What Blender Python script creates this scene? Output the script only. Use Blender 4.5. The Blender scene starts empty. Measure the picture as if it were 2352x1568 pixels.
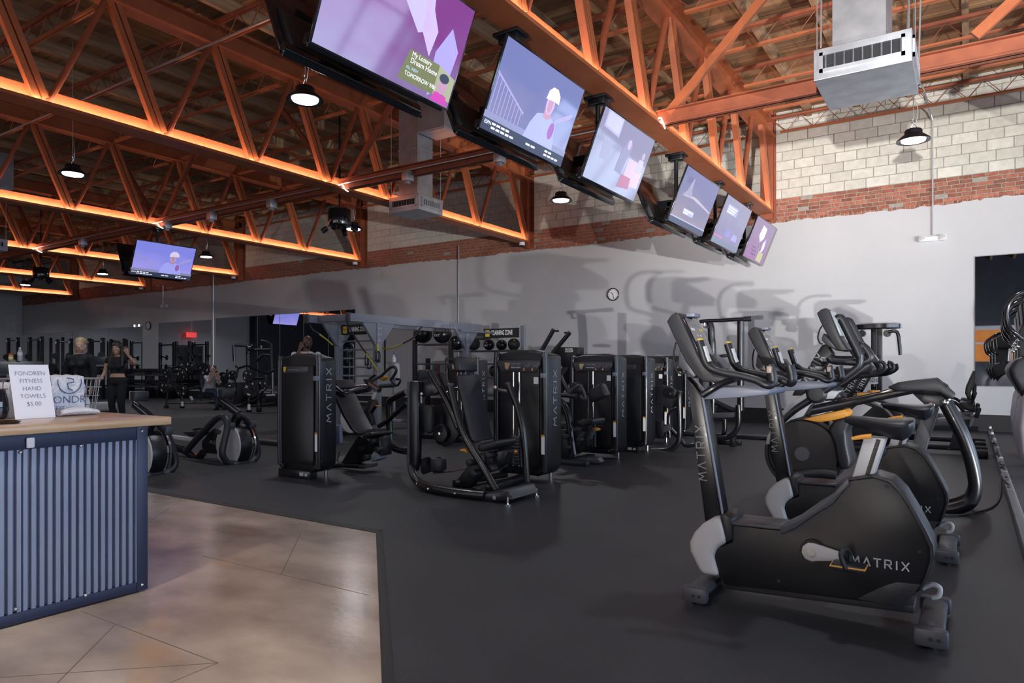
import bpy, bmesh, math, random
from mathutils import Vector, Matrix
from math import sin, cos, pi, radians
RND = random.Random(7)
SC = bpy.context.scene
COL = SC.collection
# ---------------------------------------------------------------- camera (level, 24 mm, slight upward shift)
F, HZ, YAW, CH, W = 1594.0, 845.5, 0.583, 1.17, 15.59
cam = bpy.data.cameras.new('camera'); cam.sensor_width = 36; cam.lens = F/2352*36
cam.shift_y = (HZ-784)/2352; cam.clip_start = .05; cam.clip_end = 200
co = bpy.data.objects.new('camera', cam); COL.objects.link(co)
co.location = (0, 0, CH); co.rotation_euler = (pi/2, 0, YAW); SC.camera = co
# ---------------------------------------------------------------- light
world = bpy.data.worlds.new('world'); SC.world = world; world.use_nodes = True
world.node_tree.nodes['Background'].inputs[0].default_value = (.55, .68, .9, 1)
world.node_tree.nodes['Background'].inputs[1].default_value = .35
vs = SC.view_settings; vs.view_transform = 'Standard'; vs.look = 'None'; vs.gamma = 1; vs.exposure = 0.0
vs.use_curve_mapping = False
def area(name, loc, aim, sx, sy, power, col, spread=180):
    l = bpy.data.lights.new(name, 'AREA'); l.shape = 'RECTANGLE'; l.size = sx; l.size_y = sy
    l.energy = power; l.color = col; l.spread = radians(spread)
    o = bpy.data.objects.new(name, l); COL.objects.link(o); o.location = loc
    o.rotation_euler = (Vector(aim)-Vector(loc)).to_track_quat('-Z', 'Y').to_euler()
    return o
# daylight through the glazed front of the building (behind the camera)
area('daylight_front_door', (-1.7, -9.5, 1.45), (-2.4, 3, .6), 3.0, 2.4, 100, (1, .93, .86))
area('daylight_front_glazing', (-11.5, -9.6, 1.75), (-10, 5, 1.7), 12, 2.7, 220, (.72, .84, 1))
area('daylight_side_glazing', (8.5, 4.4, 1.75), (-5, 4.4, 1.3), 20, 2.9, 1180, (.62, .77, 1))
def glint(name, loc, aim, power, size, blend, soft, col=(1, .97, .93)):
    sp = bpy.data.lights.new(name, 'SPOT'); sp.energy = power; sp.color = col; sp.spot_size = radians(size)
    sp.spot_blend = blend; sp.shadow_soft_size = soft
    so = bpy.data.objects.new(name, sp); COL.objects.link(so); so.location = loc
    so.rotation_euler = (Vector(aim)-Vector(loc)).to_track_quat('-Z', 'Y').to_euler()
# first two: low sun thrown back up into the room by cars outside the front door and the side windows
glint('sun_glint_front', (1.0, -8.8, .38), (-.2, W, 4.6), 19000, 36, .9, .12)
glint('sun_glint_side', (7.9, 2.0, .42), (-5.5, W, 3.0), 5800, 46, .6, .05)
glint('added_side_glint', (7.9, 6.6, .35), (-9.5, W, 3.6), 3600, 44, .7, .04)  # extra spot added so the shadow patterns on the back wall overlap

# ---------------------------------------------------------------- pixel -> ray helpers (2352 x 1568 frame)
FWD = Vector((-sin(YAW), cos(YAW), 0)); RGT = Vector((cos(YAW), sin(YAW), 0)); CAM = Vector((0, 0, CH))
def ray(px, py): return FWD + RGT*((px-1176)/F) + Vector((0, 0, (HZ-py)/F))
def atz(px, py, z=0): d = ray(px, py); return CAM + d*((z-CH)/d.z)
def aty(px, py, y): d = ray(px, py); return CAM + d*(y/d.y)
def atx(px, py, x): d = ray(px, py); return CAM + d*(x/d.x)
def atd(px, py, dep): return CAM + ray(px, py)*dep

# ---------------------------------------------------------------- materials
MATS = {}
def mat(name, col, rough=.5, metal=0, var=None, bump=None, rand=0, emit=0, spec=.5, coat=0, alpha=1, trans=0, stretch=None, var2=None):
    if name in MATS: return MATS[name]
    m = bpy.data.materials.new(name); m.use_nodes = True; nt = m.node_tree; b = nt.nodes['Principled BSDF']
    b.inputs['Roughness'].default_value = rough; b.inputs['Metallic'].default_value = metal
    b.inputs['Specular IOR Level'].default_value = spec; b.inputs['Coat Weight'].default_value = coat
    b.inputs['Alpha'].default_value = alpha; b.inputs['Transmission Weight'].default_value = trans
    c4 = (*col, 1); b.inputs['Base Color'].default_value = c4
    src = None; tc = nt.nodes.new('ShaderNodeTexCoord'); vec = tc.outputs['Object']
    if stretch:
        mp = nt.nodes.new('ShaderNodeMapping'); mp.inputs['Scale'].default_value = stretch
        nt.links.new(vec, mp.inputs[0]); vec = mp.outputs[0]
    if var:                                   # var = (scale, colour2[, detail])
        n = nt.nodes.new('ShaderNodeTexNoise'); n.inputs['Scale'].default_value = var[0]
        n.inputs['Detail'].default_value = var[2] if len(var) > 2 else 4
        nt.links.new(vec, n.inputs['Vector'])
        rp = nt.nodes.new('ShaderNodeValToRGB'); rp.color_ramp.elements[0].position = .35; rp.color_ramp.elements[1].position = .68
        rp.color_ramp.elements[0].color = c4; rp.color_ramp.elements[1].color = (*var[1], 1)
        nt.links.new(n.outputs['Fac'], rp.inputs[0]); src = rp.outputs[0]
    if var2:                                  # a second, sparser stain colour: (scale, colour, threshold)
        n = nt.nodes.new('ShaderNodeTexNoise'); n.inputs['Scale'].default_value = var2[0]; n.inputs['Detail'].default_value = 8; n.inputs['Distortion'].default_value = 1.2
        nt.links.new(vec, n.inputs['Vector']); mr = nt.nodes.new('ShaderNodeMapRange'); mr.inputs['From Min'].default_value = var2[2]; mr.inputs['From Max'].default_value = var2[2]+.12; mr.inputs['To Max'].default_value = .55
        nt.links.new(n.outputs['Fac'], mr.inputs[0]); mx = nt.nodes.new('ShaderNodeMix'); mx.data_type = 'RGBA'; nt.links.new(mr.outputs[0], mx.inputs[0]); nt.links.new(src, mx.inputs[6]); mx.inputs[7].default_value = (*var2[1], 1); src = mx.outputs[2]
    if rand:
        oi = nt.nodes.new('ShaderNodeObjectInfo'); mr = nt.nodes.new('ShaderNodeMapRange')
        mr.inputs['To Min'].default_value = 1-rand; mr.inputs['To Max'].default_value = 1+rand
        nt.links.new(oi.outputs['Random'], mr.inputs[0])
        mx = nt.nodes.new('ShaderNodeVectorMath'); mx.operation = 'SCALE'
        if src: nt.links.new(src, mx.inputs[0])
        else: mx.inputs[0].default_value = col
        nt.links.new(mr.outputs[0], mx.inputs['Scale']); src = mx.outputs[0]
    if src: nt.links.new(src, b.inputs['Base Color'])
    if bump:                                  # bump = (scale, strength[, detail])
        n = nt.nodes.new('ShaderNodeTexNoise'); n.inputs['Scale'].default_value = bump[0]
        n.inputs['Detail'].default_value = bump[2] if len(bump) > 2 else 3
        nt.links.new(vec, n.inputs['Vector'])
        bp = nt.nodes.new('ShaderNodeBump'); bp.inputs['Strength'].default_value = bump[1]; bp.inputs['Distance'].default_value = .02
        nt.links.new(n.outputs['Fac'], bp.inputs['Height']); nt.links.new(bp.outputs[0], b.inputs['Normal'])
    if emit:
        b.inputs['Emission Color'].default_value = c4; b.inputs['Emission Strength'].default_value = emit
    MATS[name] = m; return m
rubber = mat('rubber_floor', (.0165, .0172, .022), .5, var=(2.2, (.0225, .0232, .0285), 6), bump=(160, .25))
rubber_dark = mat('rubber_mat', (.010, .0105, .013), .7, var=(60, (.020, .021, .025)), bump=(120, .4))
concrete = mat('polished_concrete', (.25, .198, .168), .2, var=(1.7, (.47, .39, .33), 14), bump=(25, .05), stretch=(1, 1.6, 1), var2=(.9, (.42, .25, .12), .57))
stain = mat('concrete_stain', (.34, .24, .15), .3)
crack = mat('saw_cut', (.12, .09, .07), .8)
plaster = mat('grey_paint', (.44, .44, .455), .6, var=(.9, (.475, .475, .49), 6), bump=(30, .12))
plaster_dark = mat('navy_paint', (.035, .042, .058), .6, var=(2, (.045, .052, .068)))
base_black = mat('black_baseboard', (.012, .012, .013), .6, bump=(40, .1))
cmu = mat('cream_block', (.52, .50, .44), .85, var=(9, (.60, .58, .52), 6), bump=(60, .35), rand=.1)
mortar = mat('mortar', (.34, .32, .28), .9, var=(20, (.25, .235, .2)), bump=(50, .5))
brickm = mat('red_brick', (.27, .078, .045), .85, var=(14, (.36, .15, .10), 5), bump=(60, .4), rand=.35)
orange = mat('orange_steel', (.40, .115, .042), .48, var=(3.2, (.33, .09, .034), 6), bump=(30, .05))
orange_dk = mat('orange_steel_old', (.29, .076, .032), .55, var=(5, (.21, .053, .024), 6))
wood = mat('deck_wood', (.27, .135, .06), .8, var=(5, (.40, .225, .115), 8), bump=(30, .3), rand=.35, stretch=(.25, 3, 3))
wood2 = mat('purlin_wood', (.34, .20, .105), .8, var=(6, (.47, .31, .18), 8), bump=(30, .3), rand=.25, stretch=(3, .3, 3))
galv = mat('galvanised', (.42, .44, .48), .38, .75, var=(5, (.55, .57, .61), 6), bump=(9, .05))
galv_in = mat('duct_inside', (.015, .016, .02), .8)
conduit = mat('conduit', (.6, .61, .63), .35, .8)
mirror = mat('mirror', (.80, .82, .83), .015, 1)
steel = mat('chrome', (.75, .76, .79), .18, 1)
blk = mat('black_frame', (.0055, .006, .0085), .30, var=(90, (.008, .009, .012)), coat=.1)
blk_m = mat('matte_shroud', (.0055, .0062, .009), .38, bump=(400, .03))
blk_g = mat('gloss_black', (.008, .0085, .011), .16, coat=.4)
dgrey = mat('dark_grey_plastic', (.014, .015, .020), .45, bump=(200, .05))
mgrey = mat('mid_grey_plastic', (.05, .053, .064), .42)
silver = mat('silver_plastic', (.42, .42, .44), .4, bump=(180, .03))
pale = mat('pale_plastic', (.17, .19, .25), .45)
vinyl = mat('black_vinyl', (.011, .0115, .016), .42, bump=(320, .03))
letter = mat('grey_lettering', (.36, .37, .40), .5)
letter_d = mat('dim_lettering', (.20, .205, .22), .5)
white = mat('white_paint', (.75, .75, .77), .5)
white_l = mat('white_lettering', (.8, .8, .8), .6)
gold = mat('amber_plastic', (.62, .27, .035), .4)
yellow = mat('yellow_plastic', (.62, .45, .04), .5)
placard = mat('placard', (.045, .046, .055), .35)
placard_t = mat('placard_tan', (.42, .31, .16), .5)
rigp = mat('rig_paint', (.155, .165, .20), .45, bump=(60, .04))
skin = mat('skin', (.50, .30, .22), .5, bump=(60, .04)); skin2 = mat('skin_tan', (.44, .25, .17), .5); skin3 = mat('skin_brown', (.115, .055, .034), .45)
cloth_k = mat('black_cloth', (.006, .0065, .009), .85, bump=(160, .1)); cloth_w = mat('white_cloth', (.62, .62, .65), .85, bump=(50, .35)); cloth_g = mat('grey_cloth', (.33, .34, .37), .85, bump=(50, .3))
hair_b = mat('blonde_hair', (.36, .27, .15), .55, var=(8, (.22, .15, .075)), stretch=(8, 8, 1)); hair_d = mat('brown_hair', (.022, .012, .009), .45)
lamp_white = mat('lamp_lens', (1, .98, 1), .4, emit=26)
led = mat('led_strip', (1, .82, .64), .4, emit=115)
tvb = mat('television_back', (.016, .016, .018), .45, bump=(80, .1))
LED_W = mat('led_white', (.95, .97, 1), .4, emit=14)

# ---------------------------------------------------------------- mesh builder
class MB:
    def __init__(s): s.bm = bmesh.new()
    def _new(s, verts, faces, bevel=0, seg=2, M=None):
        t = bmesh.new(); vs_ = [t.verts.new(v) for v in verts]
        for f in faces:
            try: t.faces.new([vs_[i] for i in f])
            except ValueError: pass
        if bevel:
            bmesh.ops.recalc_face_normals(t, faces=t.faces)
            es = [e for e in t.edges if len(e.link_faces) == 2 and e.calc_face_angle(0) > .5]
            if es: bmesh.ops.bevel(t, geom=es, offset=bevel, segments=seg, profile=.5, affect='EDGES', clamp_overlap=True)
        if M is not None: bmesh.ops.transform(t, matrix=M, verts=t.verts)
        me = bpy.data.meshes.new('t'); t.to_mesh(me); t.free(); s.bm.from_mesh(me); bpy.data.meshes.remove(me)
        return s
    def box(s, x0, x1, y0, y1, z0, z1, b=0, M=None, seg=2):
        v = [(x, y, z) for x in (x0, x1) for y in (y0, y1) for z in (z0, z1)]
        return s._new(v, [(0,1,3,2),(4,6,7,5),(0,4,5,1),(2,3,7,6),(0,2,6,4),(1,5,7,3)], b, seg, M)
    def obox(s, a, b_, w, h, bev=0, up=(0,0,1), seg=2):       # beam from a to b, w across, h along up
        a = Vector(a); b_ = Vector(b_); d = (b_-a); L = d.length; d.normalize(); u = Vector(up)
        sd = d.cross(u)
        if sd.length < 1e-4: sd = Vector((1, 0, 0))
        sd.normalize(); u = sd.cross(d)
        M = Matrix((( d.x, sd.x, u.x, a.x), (d.y, sd.y, u.y, a.y), (d.z, sd.z, u.z, a.z), (0, 0, 0, 1)))
        return s.box(0, L, -w/2, w/2, -h/2, h/2, bev, M, seg)
    def prism(s, pts, vec, b=0, seg=2):
        pts = [Vector(p) for p in pts]; n = len(pts); v = Vector(vec)
        return s._new(pts+[p+v for p in pts], [tuple(range(n-1, -1, -1)), tuple(range(n, 2*n))] + [(i, (i+1) % n, n+(i+1) % n, n+i) for i in range(n)], b, seg)
    def tube(s, pts, r, n=8, closed=False, cap=True, flat=1, M=None):
        P = [Vector(p) for p in pts]; k = len(P); rs = r if isinstance(r, (list, tuple)) else [r]*k
        T = []
        for i in range(k):
            a = P[(i-1) % k] if (closed or i) else P[i]; b = P[(i+1) % k] if (closed or i < k-1) else P[i]
            T.append((b-a).normalized())
        u = Vector((0, 0, 1)) if abs(T[0].z) < .9 else Vector((1, 0, 0))
        vs_ = []; fs = []
        for i in range(k):
            sd = T[i].cross(u)
            if sd.length < 1e-5: sd = T[i].orthogonal()
            sd.normalize(); u = sd.cross(T[i]).normalized()
            vs_ += [P[i]+(sd*cos(2*pi*j/n)*flat+u*sin(2*pi*j/n))*rs[i] for j in range(n)]
        for i in range(k if closed else k-1):
            for j in range(n):
                a = i*n+j; b = i*n+(j+1) % n; c = ((i+1) % k)*n+(j+1) % n; d = ((i+1) % k)*n+j; fs.append((a, b, c, d))
        if cap and not closed: fs += [tuple(range(n-1, -1, -1)), tuple(range((k-1)*n, k*n))]
        return s._new(vs_, fs, M=M)
    def cyl(s, a, b_, r, n=14, r2=None, bev=0):
        a = Vector(a); b_ = Vector(b_); d = (b_-a).normalized(); u = d.orthogonal().normalized(); w = d.cross(u); r2 = r if r2 is None else r2
        v = [a+(u*cos(2*pi*j/n)+w*sin(2*pi*j/n))*r for j in range(n)]+[b_+(u*cos(2*pi*j/n)+w*sin(2*pi*j/n))*r2 for j in range(n)]
        return s._new(v, [tuple(range(n-1, -1, -1)), tuple(range(n, 2*n))]+[(j, (j+1) % n, n+(j+1) % n, n+j) for j in range(n)], bev)
    def ball(s, c, r, sc=(1, 1, 1), n=14, M=None):
        t = bmesh.new(); bmesh.ops.create_uvsphere(t, u_segments=n, v_segments=max(6, n*2//3), radius=r)
        bmesh.ops.scale(t, vec=sc, verts=t.verts)
        if M is not None: bmesh.ops.transform(t, matrix=M, verts=t.verts)
        bmesh.ops.translate(t, vec=c, verts=t.verts)
        me = bpy.data.meshes.new('t'); t.to_mesh(me); t.free(); s.bm.from_mesh(me); bpy.data.meshes.remove(me); return s
    def lathe(s, prof, n=20, M=None, cap=True):                 # prof (r,z) about z
        v = []; f = []; k = len(prof)
        for r, z in prof: v += [(r*cos(2*pi*j/n), r*sin(2*pi*j/n), z) for j in range(n)]
        for i in range(k-1): f += [(i*n+j, i*n+(j+1) % n, (i+1)*n+(j+1) % n, (i+1)*n+j) for j in range(n)]
        if cap: f += [tuple(range(n-1, -1, -1)), tuple(range((k-1)*n, k*n))]
        return s._new(v, f, M=M)
    def loft(s, rings, cap=True):
        n = len(rings[0]); v = [p for r in rings for p in r]; f = []
        for i in range(len(rings)-1): f += [(i*n+j, i*n+(j+1) % n, (i+1)*n+(j+1) % n, (i+1)*n+j) for j in range(n)]
        if cap: f += [tuple(range(n-1, -1, -1)), tuple(range((len(rings)-1)*n, len(rings)*n))]
        return s._new(v, f)
    def quad(s, *p): return s._new(list(p), [tuple(range(len(p)))])
    def mesh(s, name, m, sm=38, org=None):
        bmesh.ops.remove_doubles(s.bm, verts=s.bm.verts, dist=1e-6)
        bmesh.ops.recalc_face_normals(s.bm, faces=s.bm.faces)
        me = bpy.data.meshes.new(name)
        if org is not None: bmesh.ops.translate(s.bm, vec=-Vector(org), verts=s.bm.verts)
        s.bm.to_mesh(me); s.bm.free(); me.materials.append(m)
        if sm: me.shade_smooth(); me.set_sharp_from_angle(angle=radians(sm))
        return me
def sm(pts, k=4):                                               # Catmull-Rom smoothing
    P = [Vector(p) for p in pts]; out = []
    for i in range(len(P)-1):
        p0 = P[max(i-1, 0)]; p1 = P[i]; p2 = P[i+1]; p3 = P[min(i+2, len(P)-1)]
        for j in range(k):
            t = j/k; out.append(.5*((2*p1)+(p2-p0)*t+(2*p0-5*p1+4*p2-p3)*t*t+(3*p1-p0-3*p2+p3)*t**3))
    return out+[P[-1]]
def smc(pts, k=3):                                              # closed
    P = [Vector(p) for p in pts]; n = len(P); out = []
    for i in range(n):
        p0, p1, p2, p3 = P[i-1], P[i], P[(i+1) % n], P[(i+2) % n]
        for j in range(k):
            t = j/k; out.append(.5*((2*p1)+(p2-p0)*t+(2*p0-5*p1+4*p2-p3)*t*t+(3*p1-p0-3*p2+p3)*t**3))
    return out
# ---------------------------------------------------------------- objects
WM = {}                                                          # world matrix of every thing root when its parts were built
def tag(o, label=None, cat=None, group=None, kind=None):
    if label: o['label'] = label
    if cat: o['category'] = cat
    if group: o['group'] = group
    if kind: o['kind'] = kind
    return o
def thing(name, label, cat, loc=(0, 0, 0), group=None, rz=0, kind=None):
    o = bpy.data.objects.new(name, None); COL.objects.link(o); o.location = loc; o.rotation_euler = (0, 0, rz)
    o.empty_display_size = .1
    WM[o] = Matrix.Translation(loc) @ Matrix.Rotation(rz, 4, 'Z')
    return tag(o, label, cat, group, kind)
def link(name, me, parent):
    o = bpy.data.objects.new(name, me); COL.objects.link(o)
    if parent is not None:
        o.parent = parent; o.matrix_parent_inverse = WM.get(parent, Matrix.Identity(4)).inverted()
    return o
PRINT = ('letter', 'logo_l', 'caption', 'numerals', 'field', 'print', 'emblem')
def islands(bm):                                                  # groups of loose pieces that do not touch
    bm.verts.index_update(); seen = set(); G = []
    for v in bm.verts:
        if v in seen: continue
        st = [v]; seen.add(v); grp = []
        while st:
            q = st.pop(); grp.append(q)
            for e in q.link_edges:
                w = e.other_vert(q)
                if w not in seen: seen.add(w); st.append(w)
        G.append(grp)
    B = [[f(c) for f in (lambda g: min(v.co.x for v in g), lambda g: min(v.co.y for v in g), lambda g: min(v.co.z for v in g), lambda g: max(v.co.x for v in g), lambda g: max(v.co.y for v in g), lambda g: max(v.co.z for v in g))] for c in G]
    par = list(range(len(G)))
    def fd(i):
        while par[i] != i: i = par[i]
        return i
    for i in range(len(G)):
        for j in range(i):
            if all(B[i][k] <= B[j][k+3]+.004 and B[j][k] <= B[i][k+3]+.004 for k in range(3)): par[fd(i)] = fd(j)
    out = {}
    for i in range(len(G)): out.setdefault(fd(i), []).extend(G[i])
    return list(out.values())
def ob(name, b, m, parent=None, smo=38, kind=None, local=False):  # geometry in world space (or in the parent's frame when local)
    if parent is None:
        xs = [v.co.copy() for v in b.bm.verts]
        org = Vector(((min(v.x for v in xs)+max(v.x for v in xs))/2, (min(v.y for v in xs)+max(v.y for v in xs))/2, min(v.z for v in xs)))
        o = link(name, b.mesh(name, m, smo, org), None); o.location = org; WM[o] = Matrix.Translation(org)
    else:
        if len(b.bm.verts) < 3000 and not any(k in name for k in PRINT):
            g = islands(b.bm)
            if 1 < len(g) < 40:                                   # loose pieces become parts of their own
                bm0 = b.bm; first = None
                for grp in g:
                    keep = set(grp); nb = MB(); mp = {v: nb.bm.verts.new(v.co) for v in grp}
                    for f in bm0.faces:
                        if f.verts[0] in keep: nb.bm.faces.new([mp[v] for v in f.verts])
                    o = ob(name, nb, m, parent, smo, kind, local); first = first or o
                bm0.free(); return first
        o = link(name, b.mesh(name, m, smo), parent)
        if local: o.matrix_parent_inverse = Matrix.Identity(4)
    if kind: o['kind'] = kind
    return o
def struct(name, b, m, parent=None, smo=38): o = ob(name, b, m, parent, smo); o['kind'] = 'structure'; return o
def one(name, b, m, label, cat, group=None, smo=38): return tag(ob(name, b, m, None, smo), label, cat, group)
KIDS = {}
def copy_tree(o, M, label=None, group=None):                      # M = world matrix change applied to the whole thing
    def rec(src, par):
        c = src.copy(); COL.objects.link(c)
        if par is not None: c.parent = par; c.matrix_parent_inverse = src.matrix_parent_inverse.copy()
        for k in src.children: rec(k, c)
        return c
    r = rec(o, None); mw = M @ WM[o]; r.matrix_world = mw; WM[r] = mw
    if label: r['label'] = label
    if group: r['group'] = group
    return r
def T(x=0, y=0, z=0): return Matrix.Translation((x, y, z))
def about(p, rz): return Matrix.Translation(p) @ Matrix.Rotation(rz, 4, 'Z') @ Matrix.Translation(-Vector(p))
def text(b, s, org, xd, yd, size, depth=.002, align='LEFT', bold=0, stretch=1):  # flat print as raised lettering
    cu = bpy.data.curves.new('t', 'FONT'); cu.body = s; cu.size = 1; cu.extrude = 0; cu.align_x = align; cu.offset = bold; cu.resolution_u = 3
    o = bpy.data.objects.new('t', cu); COL.objects.link(o)
    me = bpy.data.meshes.new_from_object(o.evaluated_get(bpy.context.evaluated_depsgraph_get()))
    xd = Vector(xd).normalized(); yd = Vector(yd).normalized(); zd = xd.cross(yd); org = Vector(org)+zd*depth
    M = Matrix(((xd.x, yd.x, zd.x, org.x), (xd.y, yd.y, zd.y, org.y), (xd.z, yd.z, zd.z, org.z), (0, 0, 0, 1))) @ Matrix.Diagonal((size*stretch, size, size, 1))
    me.transform(M); b.bm.from_mesh(me); bpy.data.meshes.remove(me); bpy.data.objects.remove(o); bpy.data.curves.remove(cu); return b
MTX = {'M': [[(0, 0), (.16, 1), (.5, .35), (.84, 1), (1, 0)]], 'A': [[(0, 0), (.5, 1), (1, 0)]], 'T': [[(0, 1), (1, 1)], [(.5, 1), (.5, 0)]],
       'R': [[(.06, 0), (.06, 1), (.8, 1), (.93, .86), (.93, .58), (.8, .45), (.06, .45)], [(.5, .45), (.97, 0)]], 'I': [[(.5, 0), (.5, 1)]], 'X': [[(.03, 0), (.97, 1)], [(.03, 1), (.97, 0)]]}
def logo(b, org, xd, yd, h, length, s='MATRIX', th=.17, lift=.0025):   # spaced wordmark drawn with strokes
    xd = Vector(xd).normalized(); yd = Vector(yd).normalized(); n = xd.cross(yd); org = Vector(org)+n*lift
    wts = {'M': 1.25, 'I': .35}; tot = sum(wts.get(c, 1) for c in s)+.55*(len(s)-1); u = length/tot; x = 0
    for c in s:
        w = wts.get(c, 1)*u
        for st in MTX[c]:
            for (a, b2), (c2, d) in zip(st, st[1:]):
                p = Vector((x+a*w, b2*h)); q = Vector((x+c2*w, d*h)); dr = (q-p).normalized()*h*th*.5; sd = Vector((-dr.y, dr.x)); p2 = p-dr*.6; q2 = q+dr*.6
                b.quad(*[org+xd*e.x+yd*e.y for e in (p2+sd, p2-sd, q2-sd, q2+sd)])
        x += w+.55*u
    return b
def Y(pts, y): return [aty(px, py, y) for px, py in pts]         # traced outline standing in the plane y
# ================================================================= STRUCTURE
X0, X1, YF = -39.8, 8.0, -10.0                      # left wall, right wall, front wall
ZT = 4.47                                           # underside line of the lit face of the lower truss chords
TX = [-3.6-6.096*i for i in range(-1, 6)]           # truss planes (first one is right of the picture)
# floor: polished concrete entrance, rubber everywhere else
m = MB().prism([(X0, YF, -.1), (X1, YF, -.1), (X1, -7.92, -.1), (-3.54, 3.62, -.1), (X0, 3.62, -.1)], (0, 0, .092)); conc = struct('floor_concrete', m, concrete)
m = MB().prism([(-3.54, 3.62, -.1), (X1, -7.92, -.1), (X1, W, -.1), (-7, W, -.1), (-7, 3.62, -.1)], (0, 0, .1))
m.prism([(X0, 3.62, -.1), (-15.5, 3.62, -.1), (-15.5, W, -.1), (X0, W, -.1)], (0, 0, .1)); floor = struct('floor', m, rubber)
m = MB().box(-15.5, -7, 3.62, W, -.1, .001); struct('floor_mat', m, rubber_dark)
m = MB()
for a, b in (((-3.54, 3.62), (X1, -7.92)), ((-3.54, 3.62), (-15.5, 3.62))):
    d = (Vector(b)-Vector(a)).normalized(); n = Vector((-d.y, d.x)) if a[0] < b[0] else Vector((d.y, -d.x))
    w = .036 if b[0] > a[0] else .05
    m.prism([(a[0]-n.x*.012, a[1]-n.y*.012, -.008), (a[0]-n.x*.012, a[1]-n.y*.012, -.004), (a[0]+n.x*.02, a[1]+n.y*.02, .004), (a[0]+n.x*w, a[1]+n.y*w, .003), (a[0]+n.x*w, a[1]+n.y*w, -.008)], (b[0]-a[0], b[1]-a[1], 0))
struct('trim_1', m, base_black)
def cut(pts, w=.006):
    m = MB()
    for a, b in zip(pts, pts[1:]): m.obox((*a, -.008), (*b, -.008), w, .0012)
    ob('saw_cut', m, crack, conc)
for c in ([(-4.02, 2.57), (-2.6, 2.6)], [(-3.28, 2.58), (-4.03, 3.35)], [(-3.6, 1.66), (-2.51, 1.67)], [(-3.28, 1.66), (-2.84, 1.22), (-2.2, .6)], [(-2.51, 1.67), (-2.5, 1.44), (-2.5, -3)], [(-2.51, 1.67), (-3.09, 1.13)], [(-5.89, 3.56), (-5.32, 2.97), (-4.6, 2.2)]): cut(c, .0045)
# ---- back wall: painted plaster below, brick band, block above
wb = struct('wall_back', MB().box(X0-.3, X1, W, W+.3, -.1, 6.9), mortar)
top = []; x = X0
while x < X1: top.append((x, W-.02, 4.285+RND.uniform(-.022, .022)+.015*sin(x*1.7)+.02*sin(x*.31+1))); x += RND.uniform(.05, .16)
m = MB().prism([(X0, W-.02, 0)]+top+[(X1, W-.02, 4.3), (X1, W-.02, 0)], (0, .06, 0)); ob('plaster', m, plaster, wb)
def course(name, z0, z1, L, gap, prj, mt, xa, xb, nmax, off, jit):
    """one course of pieces: near ones (largest in view) as objects, the rest joined as one part"""
    out = []; x = X0+off
    while x < X1:
        l = L*RND.uniform(1-jit, 1+jit); a, b = x+gap/2, min(x+l-gap/2, X1)
        out.append((a, b, z0+gap/2, z1-gap/2)); x += l
    return out
def lay(name, pieces, y, th, mt, xa, xb, limit, keep=1.0):
    rest = MB(); n = 0
    for a, b, z0, z1 in pieces:
        p = th*RND.uniform(.55, 1.15)
        if RND.random() > keep: continue
        if xa <= a and b <= xb and n < limit:
            m = MB(); m.box(a, b, y-p, y+.02, z0, z1, b=.006, seg=1); ob(name, m, mt, wb, 0); n += 1
        else: rest.box(a, b, y-p, y+.02, z0, z1)
    o = ob(name+'_field', rest, mt, wb, 0); o['kind'] = 'stuff'
P = []
for i in range(11): P += course('block', 4.80+i*.2, 5.0+i*.2, .405, .012, .012, cmu, 0, 0, 0, -.2*(i % 2), .03)
lay('block', P, W, .014, cmu, -8.9, 1.2, 290)
P = []
for i in range(6): P += course('brick', 4.335+i*.0775, 4.4125+i*.0775, .215, .014, .01, brickm, 0, 0, 0, -.1*(i % 2), .12)
P += [(a, a+.06, 4.27, 4.34) for a in [X0+k*.078 for k in range(int((X1-X0)/.078))]]
lay('brick', P, W, .012, brickm, -6.4, 1.2, 295, .97)
m = MB().box(X0, X1, W-.035, W+.01, 0, .31); struct('baseboard_back', m, base_black)
# ---- other walls
wl = struct('wall_left', MB().box(X0-.3, X0, YF, W+.3, -.1, 6.9), plaster)
struct('wall_left_room', MB().box(X0, X0+.6, YF, 2.3, 0, 6.6), plaster_dark)
struct('baseboard_left', MB().box(X0, X0+.03, 2.3, W-.03, 0, .25), base_black)
struct('wall_right', MB().box(X1, X1+.3, YF, -5.8, -.1, 6.9).box(X1, X1+.3, 14.6, W+.3, -.1, 6.9).box(X1, X1+.3, -5.8, 14.6, 3.2, 6.9).box(X1, X1+.3, -5.8, 14.6, -.1, .25), plaster)
m = MB()
for k in range(12): yy = -5.8+k*20.4/11; m.box(X1+.08, X1+.2, yy-.04, yy+.04, .25, 3.2)
m.box(X1+.08, X1+.2, -5.8, 14.6, 2.3, 2.38); struct('window_2', m, white)
m = MB().box(X0, X1, YF-.3, YF, 3.25, 6.9).box(X0, -18.2, YF-.3, YF, 0, 3.25).box(5.2, X1, YF-.3, YF, 0, 3.25); struct('wall_front', m, plaster_dark)
m = MB()
for k in range(14): xx = -18.2+k*1.8; m.box(xx-.06, xx+.06, YF-.2, YF-.05, 0, 3.25)
m.box(-18.2, 5.2, YF-.2, YF-.05, 3.05, 3.25).box(-18.2, 5.2, YF-.2, YF-.05, 2.35, 2.45).box(-18.2, 5.2, YF-.2, YF-.05, 0, .1); struct('window_1', m, white)
mural = mat('orange_mural', (.65, .20, .05), .6, var=(1.1, (.80, .45, .08), 2), emit=.55)  # own emission stands in for daylight falling on the mural
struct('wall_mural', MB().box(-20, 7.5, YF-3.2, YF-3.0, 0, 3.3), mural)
struct('wall_half', MB().box(-.9, 4.6, -9.75, -9.6, 0, 1.5), plaster_dark)
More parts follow.
